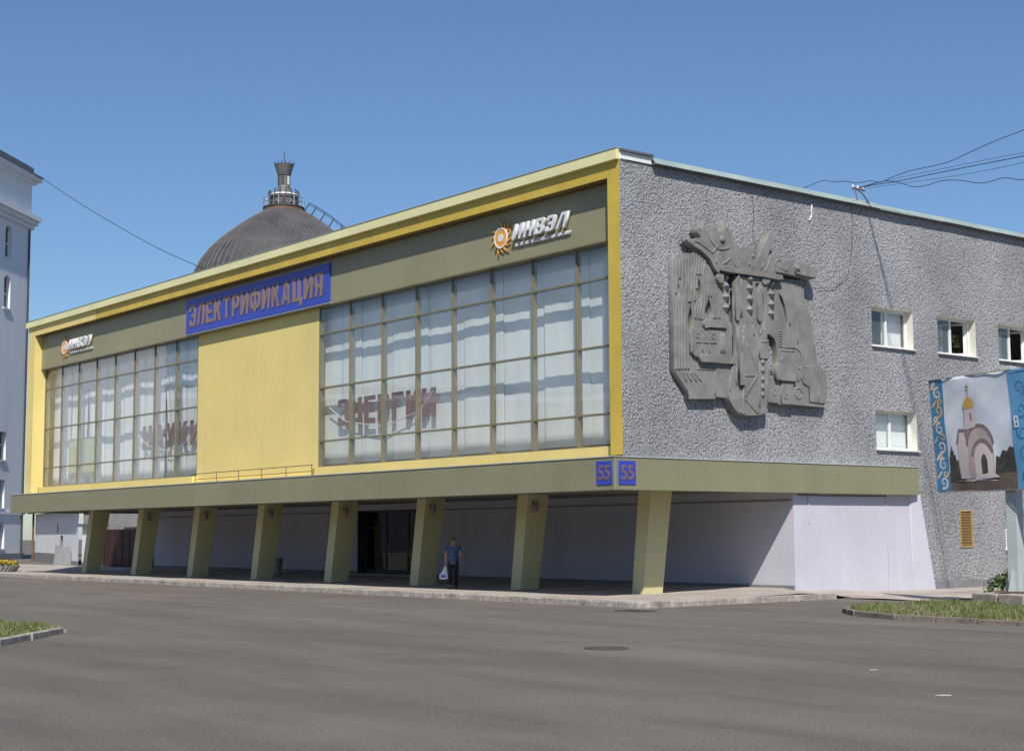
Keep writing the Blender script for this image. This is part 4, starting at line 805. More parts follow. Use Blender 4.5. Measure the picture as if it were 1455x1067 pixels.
print_on('drum', [(1.56, 5.08), (2.04, 5.14), (2.02, 5.72), (1.59, 5.70)], 'pinkl_print', 4)
print_on('drum_window', [(1.86, 5.34), (1.92, 5.34), (1.92, 5.55), (1.89, 5.6), (1.86, 5.55)], 'roof_print', 5)
print_on('gold_dome', [(1.62, 5.70), (2.0, 5.72), (2.08, 5.80), (2.07, 5.90), (1.99, 5.99), (1.88, 6.04), (1.84, 6.11), (1.80, 6.04), (1.68, 5.98), (1.57, 5.88), (1.56, 5.79)], 'gold_print', 5)
print_on('cross', [(1.82, 6.06), (1.85, 6.06), (1.85, 6.34), (1.93, 6.34), (1.93, 6.37), (1.85, 6.37), (1.85, 6.48), (1.82, 6.48), (1.82, 6.37), (1.73, 6.37), (1.73, 6.34), (1.82, 6.34)], 'roof_print', 5)
# scroll ornament
def scroll(cx, cz, R, a0, turns, wd, mat, lvl=2):
    n = 26; o = []; i_ = []
    for k in range(n + 1):
        t = k / n; a = a0 + turns * 6.2832 * t; r = R * (1 - .82 * t); w_ = wd * (1 - .6 * t); o.append((cx + (r + w_) * math.cos(a), cz + (r + w_) * math.sin(a))); i_.append((cx + (r - w_) * math.cos(a), cz + (r - w_) * math.sin(a)))
    print_on('scroll', o + i_[::-1], mat, lvl)
for k in range(6):
    zc = 3.52 + k * .55; mt = 'orn_print' if k < 3 else ('orn_print' if k % 2 else 'gold_print')
    scroll(.36, zc, .19, 1.2 if k % 2 else 4.2, 1.25, .045, 'pinkl_print' if k < 4 else mt); scroll(.22 if k % 2 else .45, zc + .27, .12, .3 + k, -1.1, .035, mt)
    print_on('scroll_leaf', [(.08, zc + .1), (.2, zc + .2), (.32, zc + .34), (.28, zc + .36), (.14, zc + .26), (.06, zc + .16)], mt, 3)
for k in range(5):
    for q in range(3): scroll(W1 + .45 + q * 1.1, 3.6 + .64 * k + .2 * q, .24, k * 1.3 + q, 1.2, .03, 'blue_print', 1)
me = curve_mesh('letter', [[(px * .36, py * .34) for px, py in lp] for lp in glyph('В', .17)[0]], .001)
for v in me.vertices: v.co = bb(W1 + .14 + v.co.x, 5.02 + v.co.y, ripple(W1 + .1, 5.1) + .03 + v.co.z)
me.transform(BINV); put('letter', me, 'white', BN)
me = text_mesh('с', .16, .12, .001, .0)
for v in me.vertices: v.co = bb(W1 + .3 + v.co.x, 3.55 + v.co.y, ripple(W1 + .3, 3.6) + .03 + v.co.z)
me.transform(BINV); put('letter', me, 'tree_print', BN)
# frame and pole
fr = MB()
for vv in (V0 + .04, (V0 + V1) / 2, V1 - .06): fr.tube([bb(.03, vv, -.06), bb(U1 - .03, vv, -.06)], .035, 6)
for uu in (.05, 1.4, 2.8, 4.2, 5.6, U1 - .05): fr.tube([bb(uu, V0, -.09), bb(uu, V1, -.09)], .03, 6)
me = fr.mesh('back_frame'); me.transform(BINV); put('back_frame', me, 'dark', BB)
ed_ = MB().tube([bb(0, V0, .01), bb(U1, V0, .01), bb(U1, V1, .01), bb(0, V1, .01), bb(0, V0, .01)], .014, 5); me = ed_.mesh('hem'); me.transform(BINV); put('hem', me, 'roof_print', BB)
PC = (0., .12)
put('pole', MB().hexa([(-.17, -.0, .0), (.17, 0, 0), (.17, .34, 0), (-.17, .34, 0)], [(-.15, .02, 6.1), (.15, .02, 6.1), (.15, .32, 6.1), (-.15, .32, 6.1)]), 'grey_metal', BB, .015)
put('base_plate', MB().box(-.45, .45, -.28, .62, 0.0, .04), 'rust', BB)
for gx, gy, ax in ((-.17, .17, (-1, 0)), (.17, .17, (1, 0)), (0, 0, (0, -1)), (0, .34, (0, 1))):
    px, py = (-ax[1] * .02, ax[0] * .02)
    put('gusset', MB().hexa([(gx + px, gy + py, .04), (gx - px, gy - py, .04), (gx - px + ax[0] * .24, gy - py + ax[1] * .24, .04), (gx + px + ax[0] * .24, gy + py + ax[1] * .24, .04)], [(gx + px, gy + py, .6), (gx - px, gy - py, .6), (gx - px + ax[0] * .03, gy - py + ax[1] * .03, .6), (gx + px + ax[0] * .03, gy + py + ax[1] * .03, .6)]), 'grey_metal', BB)

# ================================================================== bush
def bush(name, loc, R, H, n, label, mat='leaf'):
    e = empty(name, label, 'bush', loc); rr = random.Random(9); m = MB(); st = MB()
    for i in range(9):
        a = rr.uniform(0, 6.28); st.tube([(0, 0, 0), (math.cos(a) * R * .3, math.sin(a) * R * .3, H * .4), (math.cos(a) * R * .7, math.sin(a) * R * .7, H * rr.uniform(.6, .95))], .02, 5, rad=[.025, .016, .006])
    cl = [(rr.gauss(0, R * .45), rr.gauss(0, R * .45), rr.uniform(.25, .95) * H, rr.uniform(.18, .4) * R) for _ in range(34)]
    for i in range(n):
        cx, cy_, cz, cr = rr.choice(cl); d = Vector((rr.gauss(0, 1), rr.gauss(0, 1), rr.gauss(0, 1))).normalized() * cr * rr.uniform(.5, 1.1); c = Vector((cx, cy_, cz)) + d
        if c.z < .05: continue
        t = Vector((rr.gauss(0, 1), rr.gauss(0, 1), rr.gauss(-.2, .6))).normalized(); b = t.cross(d.normalized() + Vector((.1, .2, .4))); b = b.normalized() if b.length > .01 else Vector((1, 0, 0)); s = rr.uniform(.035, .075)
        m.quad(c - t * s, c - b * s * .5, c + t * s * 1.1, c + b * s * .5)
    put('stems', st, 'rust', e); put('foliage', m, mat, e); return e
bush('bush', (2.6, 16.9, .03), .8, 1.75, 5200, 'green leafy bush by the wall behind the billboard pole')
bush('shrub', (6.2, 9.6, .03), .5, .75, 900, 'low dry shrub at the edge of the concrete blocks', 'leaf')

# ================================================================== street things by the hall
lb = empty('litter_bin', 'small concrete urn litter bin under the canopy', 'bin', (-29.6, 5.6, .22))
put('body', MB().lathe([(.001, 0), (.2, 0), (.22, .06), (.17, .12), (.24, .5), (.26, .72), (.23, .72), (.2, .3), (.001, .28)], n=20), 'kerb', lb); put('rim', MB().lathe([(.23, .72), (.28, .72), (.28, .78), (.23, .78)], n=20), 'kerb', lb)
pl = empty('flower_planter', 'round white planter full of yellow and red flowers', 'planter', (-50.7, .25, .14))
put('tub', MB().lathe([(.001, .0), (.95, 0), (1.2, .32), (1.1, .32), (1.0, .22), (.001, .22)], n=30), 'white', pl)
for k in range(30):
    a = 6.2832 * k / 30; a2 = a + .1; put('stripe', MB().hexa([(.96 * math.cos(a), .96 * math.sin(a), .01), (.96 * math.cos(a + .09), .96 * math.sin(a + .09), .01), (.98 * math.cos(a + .09), .98 * math.sin(a + .09), .01), (.98 * math.cos(a), .98 * math.sin(a), .01)], [(1.2 * math.cos(a2), 1.2 * math.sin(a2), .31), (1.2 * math.cos(a2 + .09), 1.2 * math.sin(a2 + .09), .31), (1.215 * math.cos(a2 + .09), 1.215 * math.sin(a2 + .09), .31), (1.215 * math.cos(a2), 1.215 * math.sin(a2), .31)]), 'plinth', pl)
for nm, mt, n in (('leaves', 'leaf', 900), ('yellow_flowers', 'yel', 500), ('red_flowers', 'red', 160)):
    m = MB(); rr = random.Random(len(nm))
    for i in range(n):
        a = rr.uniform(0, 6.28); R_ = math.sqrt(rr.random()) * 1.1; s = rr.uniform(.03, .06); z = .3 + rr.uniform(0, .2) + (.06 if mt != 'leaf' else 0) + .1 * math.cos(R_ * 1.4); c = Vector((R_ * math.cos(a), R_ * math.sin(a), z)); t = Vector((rr.gauss(0, 1), rr.gauss(0, 1), rr.gauss(0, .4))).normalized(); b = t.cross(Vector((rr.gauss(0, .5), rr.gauss(0, .5), 1))).normalized()
        m.quad(c - t * s, c - b * s, c + t * s, c + b * s)
    o = put(nm, m, mt, pl); o['kind'] = 'stuff'

# ================================================================== white tower
TD = Vector((math.sin(math.radians(-45)), math.cos(math.radians(-45)), 0)); TNn = Vector((TD.y, -TD.x, 0)); TC = Vector((-105.7, 22.55, 0))
TW = empty('tower_building', 'tall white limewashed tower block with arched windows and cornice', 'building', TC)
ang = math.atan2(TD.y, TD.x)
TM = Matrix.Rotation(ang, 4, 'Z')     # local x along TD (away), local y = left of it = inside
TW.rotation_euler.z = ang
def tp(name, mb, mat, parent=None, bev=0): return put(name, mb, mat, parent or TW, bev)
# local frame: x along the wall (0 = far corner, negative towards the viewer), y>0 = into the building, outward face at y=0
LX = -46.
def arch(xc, z0, wd, h, n=8):
    R_ = wd / 2; return [(xc - R_, z0), (xc + R_, z0)] + [(xc + R_ * math.cos(math.pi * i / n), z0 + h - R_ + R_ * math.sin(math.pi * i / n)) for i in range(n + 1)]
awin = []
for xs_ in (-4.7, -9.6, -14.6, -19, -23.4, -27.8):
    for z0 in (27.2, 22.6): awin.append(arch(xs_, z0, 1.35, 3.0))
rwin = []
for xs_ in (-4.7, -9.6, -14.6, -19):
    for z0 in (8.9, 4.6): rwin.append([(xs_ - .65, z0), (xs_ + .65, z0), (xs_ + .65, z0 + 2.5), (xs_ - .65, z0 + 2.5)])
awin2 = [arch(x_, 1.0, 1.5, 2.4) for x_ in (-4.6, -9.6)]
# local +y must be inward; wall outline drawn in (x,z), extruded along y
tow = lambda y: Matrix(((1, 0, 0, 0), (0, 0, -1, y), (0, 1, 0, 0), (0, 0, 0, 1)))
holes_t = awin + rwin + awin2
me = curve_mesh('wall', [[(LX, -.2), (0, -.2), (0, 35.3), (LX, 35.3)]] + holes_t, .3, 0, tow(.3)); tp('wall', me, 'tower')
tp('end_wall', MB().box(-.6, -.001, .6, 26, -.2, 35.3), 'tower'); tp('rear_wall', MB().box(LX, -.6, 25.4, 26, -.2, 35.3).box(LX, LX + .5, .6, 25.4, -.2, 35.3), 'tower')
tp('inner_wall', MB().box(LX + .5, -.6, 1.6, 1.7, 0, 35), 'towerdk')
cn = tp('cornice', MB().box(LX, .75, -.75, 26, 31.5, 31.9).box(LX, .5, -.5, 26, 31.1, 31.499).box(LX, .25, -.25, 26, 30.7, 31.099), 'tower')
tp('upper_cornice', MB().box(LX, .35, -.35, 26, 35.0, 35.3).box(LX, .7, -.7, 26, 35.301, 35.7), 'tower')
tp('roof', MB().box(LX, .1, -.1, 25, 35.701, 36.6).box(LX, .8, -.8, 26, 35.702, 35.8), 'towerdk')
tp('string_course', MB().box(LX, .12, -.12, 26, 4.05, 4.3), 'tower')
tp('plinth', MB().box(LX, .1, -.1, 26, -.2, .55), 'plinth')
for L in holes_t:
    xs_ = [p[0] for p in L]; zs = [p[1] for p in L]; a, b, c, d = min(xs_), max(xs_), min(zs), max(zs); xm = (a + b) / 2
    wo = tp('window', MB().box(a, a + .1, .30, .42, c, d - (.5 if len(L) > 4 else 0)).box(b - .1, b, .30, .42, c, d - (.5 if len(L) > 4 else 0)).box(xm - .06, xm + .06, .30, .42, c, d).box(a + .1, xm - .06, .30, .42, c + 1.3, c + 1.4).box(xm + .06, b - .1, .30, .42, c + 1.3, c + 1.4), 'white')
    tp('pane', MB().box(a, b, .36, .37, c, d), 'dglass', wo); tp('sill', MB().box(a - .1, b + .1, -.12, .25, c - .16, c - .003), 'tower', wo)
tp('downpipe', MB().tube([(-.5, -.12, .2), (-.5, -.12, 30.6)], .09, 8), 'dark')
# low service building beside the tower
an = empty('service_building', 'low whitewashed service building with a black door beside the tower', 'building', (-92.5, 18.6, 0)); a_ = Vector((-92.5, 18.6)); b_ = Vector((-70.6, 13.2)); an.rotation_euler.z = math.atan2(b_.y - a_.y, b_.x - a_.x); L_ = (b_ - a_).length
dx0 = 14.0
f, r = wall_holes('Y', 0, 0, L_, -.1, 3.9, [(dx0, dx0 + 1.3, 0, 2.1), (dx0 - 1.7, dx0 - 1.2, 2.3, 3.0)], .35)
put('wall', f, 'tower', an); [put('reveal', m_, 'plinth', an) for m_ in r]; put('door', MB().box(dx0, dx0 + 1.3, .3, .36, 0, 2.1), 'dark', an); put('vent', MB().box(dx0 - 1.7, dx0 - 1.2, .28, .34, 2.3, 3.0), 'dark', an)
put('base', MB().box(0, dx0 - .05, -.06, -.003, -.1, .75).box(dx0 + 1.35, L_, -.05, -.003, -.1, .3), 'plinth', an); put('end_wall', MB().box(L_ - .3, L_ - .002, .36, 8, -.1, 3.9), 'plinth', an)
put('roof', MB().hexa([(-.3, -.6, 3.9), (L_ + .4, -.6, 3.9), (L_ + .4, 8.3, 5.0), (-.3, 8.3, 5.0)], [(-.3, -.6, 4.08), (L_ + .4, -.6, 4.08), (L_ + .4, 8.3, 5.18), (-.3, 8.3, 5.18)]), 'towerdk', an)
pp = put('downpipe', MB().tube([(.15, -.2, 0), (.15, -.2, 4.0)], .09, 8), 'rust', an)
sh = put('leaning_sheet', MB().hexa([(0, 0, 0), (1.25, 0, 0), (1.25, .05, 0), (0, .05, 0)], [(.12, .4, 1.4), (1.1, .4, 1.35), (1.1, .45, 1.35), (.12, .45, 1.4)]), 'plinth', None, 0, (-73.6, 12.6, 0)); sh.rotation_euler.z = math.radians(66); tag(sh, 'grey panel leaning against the low service building', 'panel')
kb = empty('kiosk', 'small pale cabin with a flat dark roof beside the service building', 'cabin', (-68.6, 13.0, 0)); put('walls', MB().box(-.9, .9, 0, .9, .25, 2.7), 'tower', kb); put('base', MB().box(-.92, .92, -.02, .9, 0, .249), 'rust', kb)
put('roof', MB().box(-1.1, 1.1, -.3, 1.1, 2.702, 2.9), 'towerdk', kb)
# gate beside the hall
gt = empty('yard_gate', 'maroon sheet metal yard gate at the end of the hall', 'gate', (-51.5, 9.0, 0))
gm = MB().box(-.24, .24, -.02, .02, .1, 2.45).mesh('gate_panel'); gm.materials.append(MT['redgate'])
for i in range(20): put('gate_panel', gm, None, gt, 0, (-4.75 + .5 * i, (.012 if i % 2 else -.012), 0))
put('rail', MB().box(-5.0, 5.0, .03, .08, .4, .48).box(-5.0, 5.0, .03, .08, 2.1, 2.18), 'redgate', gt)
for xx in (-5.1, 5.1): put('post', MB().box(xx - .1, xx + .1, -.1, .1, -.1, 2.7), 'redgate', gt)
bk = empty('yard_shed', 'low yard shed with orange roof frame seen over the gate', 'shed', (-61.5, 13.6, 0)); put('walls', MB().box(-2.5, 2.5, 0, 3, 0, 2.62), 'yardw', bk); put('roof', MB().hexa([(-2.7, -.3, 2.625), (2.7, -.3, 2.625), (2.7, 3.3, 2.9), (-2.7, 3.3, 2.9)], [(-2.7, -.3, 2.72), (2.7, -.3, 2.72), (2.7, 3.3, 3.0), (-2.7, 3.3, 3.0)]), 'plinth', bk)
for yy in (1.2, 2.0, 2.8): put('roof_post', MB().box(1.2, 1.32, yy, yy + .1, 2.8, 3.5), 'brick', bk)
put('roof_beam', MB().box(1.15, 1.37, .2, 2.95, 3.5, 3.62), 'brick', bk)
yw = put('yard_wall', MB().box(-66, -46.5, 21, 21.4, -.1, 4.2), 'yardw'); tag(yw, 'long dull brick yard wall standing behind the gate and shed', 'wall')

# ================================================================== domed building
DC = (-80.1, 34.9, 0); DB = empty('domed_building', 'dark ribbed metal dome with lantern rising behind the hall roof', 'building', DC)
put('drum_wall', MB().lathe([(8.2, -.2), (8.2, 20.6), (8.6, 20.8), (8.6, 21.3), (8.0, 21.3)], n=64), 'drum', DB)
prof = [(8.05, 21.3), (7.85, 22.8), (7.45, 24.21), (6.95, 25.2), (6.29, 26.1), (5.4, 27.0), (4.45, 27.78), (3.7, 28.35), (2.97, 28.87), (2.2, 29.35), (1.6, 29.66)]
NS = 72; dl = MB().lathe(prof, n=NS); dl.smooth = True
DS = put('dome', dl, 'domem', DB); sm = MB()
for k in range(NS):
    a = 6.2832 * k / NS; sm.tube([((r_ + .015) * math.cos(a), (r_ + .015) * math.sin(a), z_) for r_, z_ in prof], .035, 4, rad=[.038 - .022 * i / 10 for i in range(11)])
o = put('standing_seams', sm, 'seam', DS); o['kind'] = 'stuff'
put('dome_collar', MB().lathe([(1.62, 29.6), (1.75, 29.6), (1.75, 29.8), (1.4, 29.85), (1.3, 29.85)], n=32), 'rust', DB)
pf = put('lantern_platform', MB().lathe([(.6, 29.86), (1.78, 29.86), (1.78, 29.98), (.6, 29.98)], n=32), 'dark', DB)
for k in range(24):
    a = 6.2832 * k / 24; put('baluster', MB().tube([(1.72 * math.cos(a), 1.72 * math.sin(a), 29.98), (1.72 * math.cos(a), 1.72 * math.sin(a), 30.75)], .02, 5), 'plinth' if k % 3 else 'white', pf)
for z_ in (30.4, 30.75): put('rail', MB().tube([(1.72 * math.cos(6.2832 * k / 24), 1.72 * math.sin(6.2832 * k / 24), z_) for k in range(25)], .02, 5), 'dark', pf)
ln = put('lantern', MB().lathe([(1.2, 29.98), (1.2, 30.75), (1.3, 30.78), (1.3, 30.95), (1.0, 31.02), (.85, 31.1), (.6, 31.6), (.5, 31.9), (.5, 32.75), (.56, 32.8), (.62, 33.0), (.83, 33.75), (.78, 33.75), (.6, 33.1), (.001, 33.0)], n=24), 'seam', DB)
put('lantern_ring', MB().lathe([(1.0, 31.02), (1.22, 31.02), (1.1, 31.14), (.84, 31.12)], n=24), 'white', ln)
for k in range(12):
    a = 6.2832 * k / 12; put('lantern_opening', MB().tube([(1.21 * math.cos(a), 1.21 * math.sin(a), 30.3), (1.21 * math.cos(a), 1.21 * math.sin(a), 30.6)], .11, 6), 'dark' if k % 2 else 'plinth', ln)
for k in range(16):
    a = 6.2832 * k / 16; put('crown_spike', MB().tube([(.82 * math.cos(a), .82 * math.sin(a), 33.7), (.88 * math.cos(a), .88 * math.sin(a), 33.95)], .03, 4), 'dark', ln)
    put('scroll_bracket', MB().tube([(1.28 * math.cos(a), 1.28 * math.sin(a), 30.9), (1.3 * math.cos(a), 1.3 * math.sin(a), 31.25), (1.15 * math.cos(a), 1.15 * math.sin(a), 31.5)], .05, 5), 'dark', ln)
for k in range(6):
    a = 6.2832 * k / 6 + .3; put('slit_window', MB().box(.49, .53, -.1, .1, 31.95, 32.7), 'white' if k % 3 == 0 else 'dark', ln).rotation_euler.z = a
put('antenna', MB().tube([(0, 0, 33.0), (0, 0, 34.9)], .03, 5), 'dark', ln)
# maintenance ladder up the right-hand side of the dome
rt_ = Vector((.5, .866, 0)); ld = MB()
lp = [rt_ * (r_ + .12) + Vector((0, 0, z_)) for r_, z_ in prof[2:]]
for s_ in (-.35, .35):
    off = Vector((-rt_.y, rt_.x, 0)) * s_; ld.tube([p + off for p in lp], .03, 4); ld.tube([p + off + rt_ * .45 + Vector((0, 0, .75)) for p in lp], .03, 4)
    for p in lp[::1]: ld.tube([p + off, p + off + rt_ * .45 + Vector((0, 0, .75))], .025, 4)
for p, q in zip(lp, lp[1:]):
    for t in (0, .33, .66):
        c = p.lerp(q, t); off = Vector((-rt_.y, rt_.x, 0)) * .35; ld.tube([c - off, c + off], .02, 4)
put('roof_ladder', ld, 'dark', DB)

# ================================================================== overhead wires
def wire(pts, label, r=.016, group='overhead wires'):
    fine = []
    P_ = [Vector(p) for p in pts]
    for i in range(len(P_) - 1):
        p0 = P_[max(0, i - 1)]; p1 = P_[i]; p2 = P_[i + 1]; p3 = P_[min(len(P_) - 1, i + 2)]
        for t in range(8):
            t /= 8; fine.append(.5 * ((2 * p1) + (-p0 + p2) * t + (2 * p0 - 5 * p1 + 4 * p2 - p3) * t * t + (-p0 + 3 * p1 - 3 * p2 + p3) * t ** 3))
    fine.append(P_[-1]); o = put('overhead_wire', MB().tube(fine, r, 5), 'wire'); tag(o, label, 'wire', group)
B = Vector((.1, 10.6, 13.55))
def droop(a, b, sag, n=7): a = Vector(a); b = Vector(b); return [a.lerp(b, i / n) - Vector((0, 0, 4 * sag * (i / n) * (1 - i / n))) for i in range(n + 1)]

WIRES = {'a': [(-0.44,11.3,13.76),(0.59,11.13,13.7),(1.66,10.92,13.59),(3.32,10.54,13.46),(5.08,10.06,13.3),(7.59,9.22,13.02),(9.9,8.27,12.74)], 'b': [(-2.76,10.2,13.63),(-2.3,10.6,13.93),(-1.96,10.88,14.12),(-1.58,11.2,14.28),(-1.33,11.41,14.21),(-0.77,11.36,14.12),(-0.18,11.26,13.94),(0.44,11.16,13.88),(0.97,11.06,13.72),(1.51,10.95,13.77),(2.43,10.76,13.79),(4.06,10.35,13.67),(5.09,10.06,13.73),(6.38,9.66,13.8),(7.61,9.23,13.8),(9.61,8.44,13.8)], 'c': [(-0.44,11.3,13.76),(0.12,11.21,13.75),(0.9,11.07,13.74),(1.66,10.92,13.6),(2.49,10.73,13.25),(3.16,10.57,13.14),(3.9,10.38,13.13),(4.77,10.13,12.94),(5.49,9.91,12.69),(6.06,9.73,12.6),(6.69,9.52,12.57),(7.56,9.2,12.3),(9.21,8.54,11.93)], 'd': [(-0.44,11.3,13.76),(1.66,10.92,13.69),(3.62,10.46,13.54),(5.8,9.84,13.33),(7.59,9.22,13.12),(9.9,8.28,12.82)], 'e': [(-0.19,11.26,13.7),(2.27,10.78,13.43),(4.34,10.26,13.17),(6.0,9.76,12.98),(7.58,9.21,12.82),(9.9,8.27,12.57)], 't': [(-105.75,22.83,36.14),(-98.76,24.16,32.38),(-92.83,25.32,29.39),(-85.88,26.09,26.34),(-80.43,26.98,24.15),(-76.9,28.35,22.63)]}
wire(WIRES['a'], 'thick straight cable from roof bracket to beyond the street', .014)
wire(WIRES['b'], 'loose kinked cable running highest from the grey wall roof', .012)
wire(WIRES['c'], 'wavy slack cable hanging lowest from the roof bracket', .012)
wire(WIRES['d'], 'thin straight wire just above the thick cable', .007)
wire(WIRES['e'], 'thin straight wire just below the thick cable', .007)
wire(WIRES['t'], 'thin wire from white tower cornice to the dome', .03)
wire([(-83,18.5,14.6),(-72,17,14.9),(-46.4,12,13.3)], 'short wire between white tower side and hall roof', .03)
rb = empty('wire_bracket', 'small rusty insulator bracket on the roof edge', 'bracket', (.1, 10.9, 13.25))
put('post', MB().tube([(0, 0, 0), (-.05, -.05, .45)], .02, 5), 'rust', rb); put('brace', MB().tube([(0, .75, -.1), (-.05, .3, .3), (-.05, -.05, .42)], .022, 5), 'rust', rb); put('crossbar', MB().tube([(-.05, -.2, .42), (-.05, .5, .38)], .022, 5), 'rust', rb)
for yy in (-.15, .1, .4): put('insulator', MB().lathe([(.001, 0), (.04, 0), (.045, .05), (.025, .07), (.03, .1), (.001, .11)], (-.05, yy, .42), 10), 'white', rb)

# ================================================================== person
def skin(name, verts, edges, rad, mat, parent, root=0, sub=2):
    me = bpy.data.meshes.new(name); me.from_pydata(verts, edges, []); o = bpy.data.objects.new(name, me); COL.objects.link(o)
    o.modifiers.new('skin', 'SKIN').use_smooth_shade = True
    for i, r_ in enumerate(rad):
        v = me.skin_vertices[0].data[i]; v.radius = (r_, r_) if isinstance(r_, (int, float)) else r_; v.use_root = i == root
    o.modifiers.new('sub', 'SUBSURF').levels = sub; o.modifiers['sub'].render_levels = sub
    dg = bpy.context.evaluated_depsgraph_get(); m2 = bpy.data.meshes.new_from_object(o.evaluated_get(dg)); bpy.data.objects.remove(o)
    for p in m2.polygons: p.use_smooth = True
    m2.name = name; m2.materials.clear(); return put(name, m2, mat, parent)
PN = empty('person', 'man in blue checked shirt and black trousers carrying a plastic bag', 'person', (-10.35, 1.5, .15)); PN.rotation_euler.z = math.radians(50)
# local: faces +y, right hand side = +x
J = [(0, 0, .95), (0, 0, 1.12), (0, -.01, 1.28), (0, -.01, 1.42), (0, 0, 1.51), (0, .02, 1.58), (0, .03, 1.66), (0, .02, 1.73),           # 0-7 spine/head
     (-.19, -.01, 1.42), (-.25, -.04, 1.16), (-.26, .0, .93), (-.26, .01, .84),                                              # 8-11 left arm (bag)
     (.19, -.01, 1.42), (.27, -.06, 1.18), (.34, .12, 1.06), (.37, .2, 1.05),                                                 # 12-15 right arm bent forward
     (-.095, 0, .90), (-.10, -.03, .50), (-.11, -.16, .11), (-.11, -.06, .045),                                               # 16-19 left leg, trailing
     (.095, 0, .90), (.10, .06, .50), (.10, .07, .09), (.10, .19, .04)]                                                       # 20-23 right leg
E_ = [(0, 1), (1, 2), (2, 3), (3, 4), (4, 5), (5, 6), (6, 7), (3, 8), (8, 9), (9, 10), (10, 11), (3, 12), (12, 13), (13, 14), (14, 15), (0, 16), (16, 17), (17, 18), (18, 19), (0, 20), (20, 21), (21, 22), (22, 23)]
R_ = [(.15, .105), (.14, .10), (.155, .11), (.14, .09), .055, (.07, .085), (.08, .10), (.055, .07), .065, .048, .034, (.03, .042), .065, .048, .036, (.036, .03), .095, .066, .045, (.045, .03), .095, .066, .045, (.045, .03)]
skin('body', J, E_, R_, 'skin', PN)
# separate fingers, rooted in the palms
for hx, hy, hz, d in ((-.26, .01, .82, Vector((0, .12, -1))), (.375, .22, 1.05, Vector((.1, 1, -.25)))):
    d = d.normalized(); sd = Vector((0, 1, 0)) if abs(d.z) > .7 else Vector((0, 0, 1))
    for k in range(4):
        o_ = Vector((hx, hy, hz)) + sd * (.022 * (1.5 - k)); L = (.065, .078, .072, .055)[k]; c_ = Vector((.012 if hx < 0 else -.02, 0, 0))
        put('finger', MB().tube([o_, o_ + d * L * .5 + c_ * .5, o_ + d * L + c_ * 2], .009, 6, rad=[.0105, .0095, .007]), 'skin', PN)
    o_ = Vector((hx, hy, hz)) + sd * .035 - d * .03; put('thumb', MB().tube([o_, o_ + sd * .025 + d * .025, o_ + sd * .028 + d * .055], .01, 6, rad=[.0125, .011, .008]), 'skin', PN)
hd = Vector((0, .03, 1.66))
for s_ in (-1, 1):
    put('ear', MB().tube([(s_ * .083, .02, 1.64), (s_ * .098, .012, 1.665), (s_ * .09, .02, 1.69)], .012, 6), 'skin', PN); put('eye', MB().lathe([(.012 * math.cos(a), .012 * math.sin(a)) for a in (-1.5, -.7, 0, .7, 1.5)], (s_ * .033, .122, 1.672), 8), 'dark', PN)
put('nose', MB().hexa([(-.014, .122, 1.63), (.014, .122, 1.63), (.014, .155, 1.635), (-.014, .155, 1.635)], [(-.006, .12, 1.68), (.006, .12, 1.68), (.006, .128, 1.68), (-.006, .128, 1.68)]), 'skin', PN); put('mouth', MB().box(-.025, .025, .118, .13, 1.605, 1.613), 'red', PN)
hm = MB(); hm.smooth = True; rows = 9; cols = 20
for i in range(rows):
    th = i / (rows - 1) * 1.95
    for k in range(cols):
        a = 6.2832 * k / cols; back = .5 - .5 * math.sin(a); t = th * (.55 + .45 * back)
        hm.v.append((.094 * math.sin(t) * math.cos(a), .02 + .112 * math.sin(t) * math.sin(a), 1.675 + .112 * math.cos(t)))
for i in range(rows - 1):
    for k in range(cols): hm.f.append((i * cols + k, (i + 1) * cols + k, (i + 1) * cols + (k + 1) % cols, i * cols + (k + 1) % cols))
put('hair', hm, 'hair', PN)
sj = [(0, 0, .80), (0, 0, .95), J[1], J[2], (0, -.01, 1.43), (0, 0, 1.485), (-.19, -.01, 1.43), (-.235, -.03, 1.24), (.19, -.01, 1.43), (.25, -.045, 1.26)]
skin('shirt', sj, [(0, 1), (1, 2), (2, 3), (3, 4), (4, 5), (4, 6), (6, 7), (4, 8), (8, 9)], [(.19, .14), (.195, .145), (.19, .138), (.19, .135), (.16, .11), .066, .085, .08, .085, .08], 'shirt', PN)
skin('trousers', [(0, 0, 1.08), (0, 0, .93), J[16], J[17], (-.11, -.15, .10), J[20], J[21], (.10, .07, .07)], [(0, 1), (1, 2), (2, 3), (3, 4), (1, 5), (5, 6), (6, 7)], [(.165, .118), (.168, .12), .11, .082, .07, .11, .082, .07], 'trouser', PN, 1)
for hx, hy in ((-.11, -.12), (.10, .12)): put('shoe', MB().hexa([(hx - .045, hy - .12, 0), (hx + .045, hy - .12, 0), (hx + .05, hy + .12, 0), (hx - .05, hy + .12, 0)], [(hx - .04, hy - .11, .09), (hx + .04, hy - .11, .09), (hx + .035, hy + .10, .05), (hx - .035, hy + .10, .05)]), 'shoe', PN, .02)
c50, s50 = math.cos(math.radians(50)), math.sin(math.radians(50)); hx, hy = -.27, .03
BG = empty('carrier_bag', 'white plastic carrier bag with blue print held by the man', 'bag', (-10.35 + hx * c50 - hy * s50, 1.5 + hx * s50 + hy * c50, .15)); BG.rotation_euler.z = math.radians(38)
bm2 = MB(); bm2.smooth = True
for i, (wd_, dp, z_, ox) in enumerate(((.02, .012, .80, 0), (.05, .03, .72, -.01), (.10, .05, .60, -.03), (.16, .08, .48, -.05), (.18, .09, .40, -.055), (.15, .07, .34, -.05), (.04, .02, .325, -.05))):
    for k in range(14):
        a = 6.2832 * k / 14; q_ = 1 + .07 * math.sin(5 * a + i * 1.7); bm2.v.append((ox + wd_ * q_ * math.cos(a), dp * q_ * math.sin(a), z_))
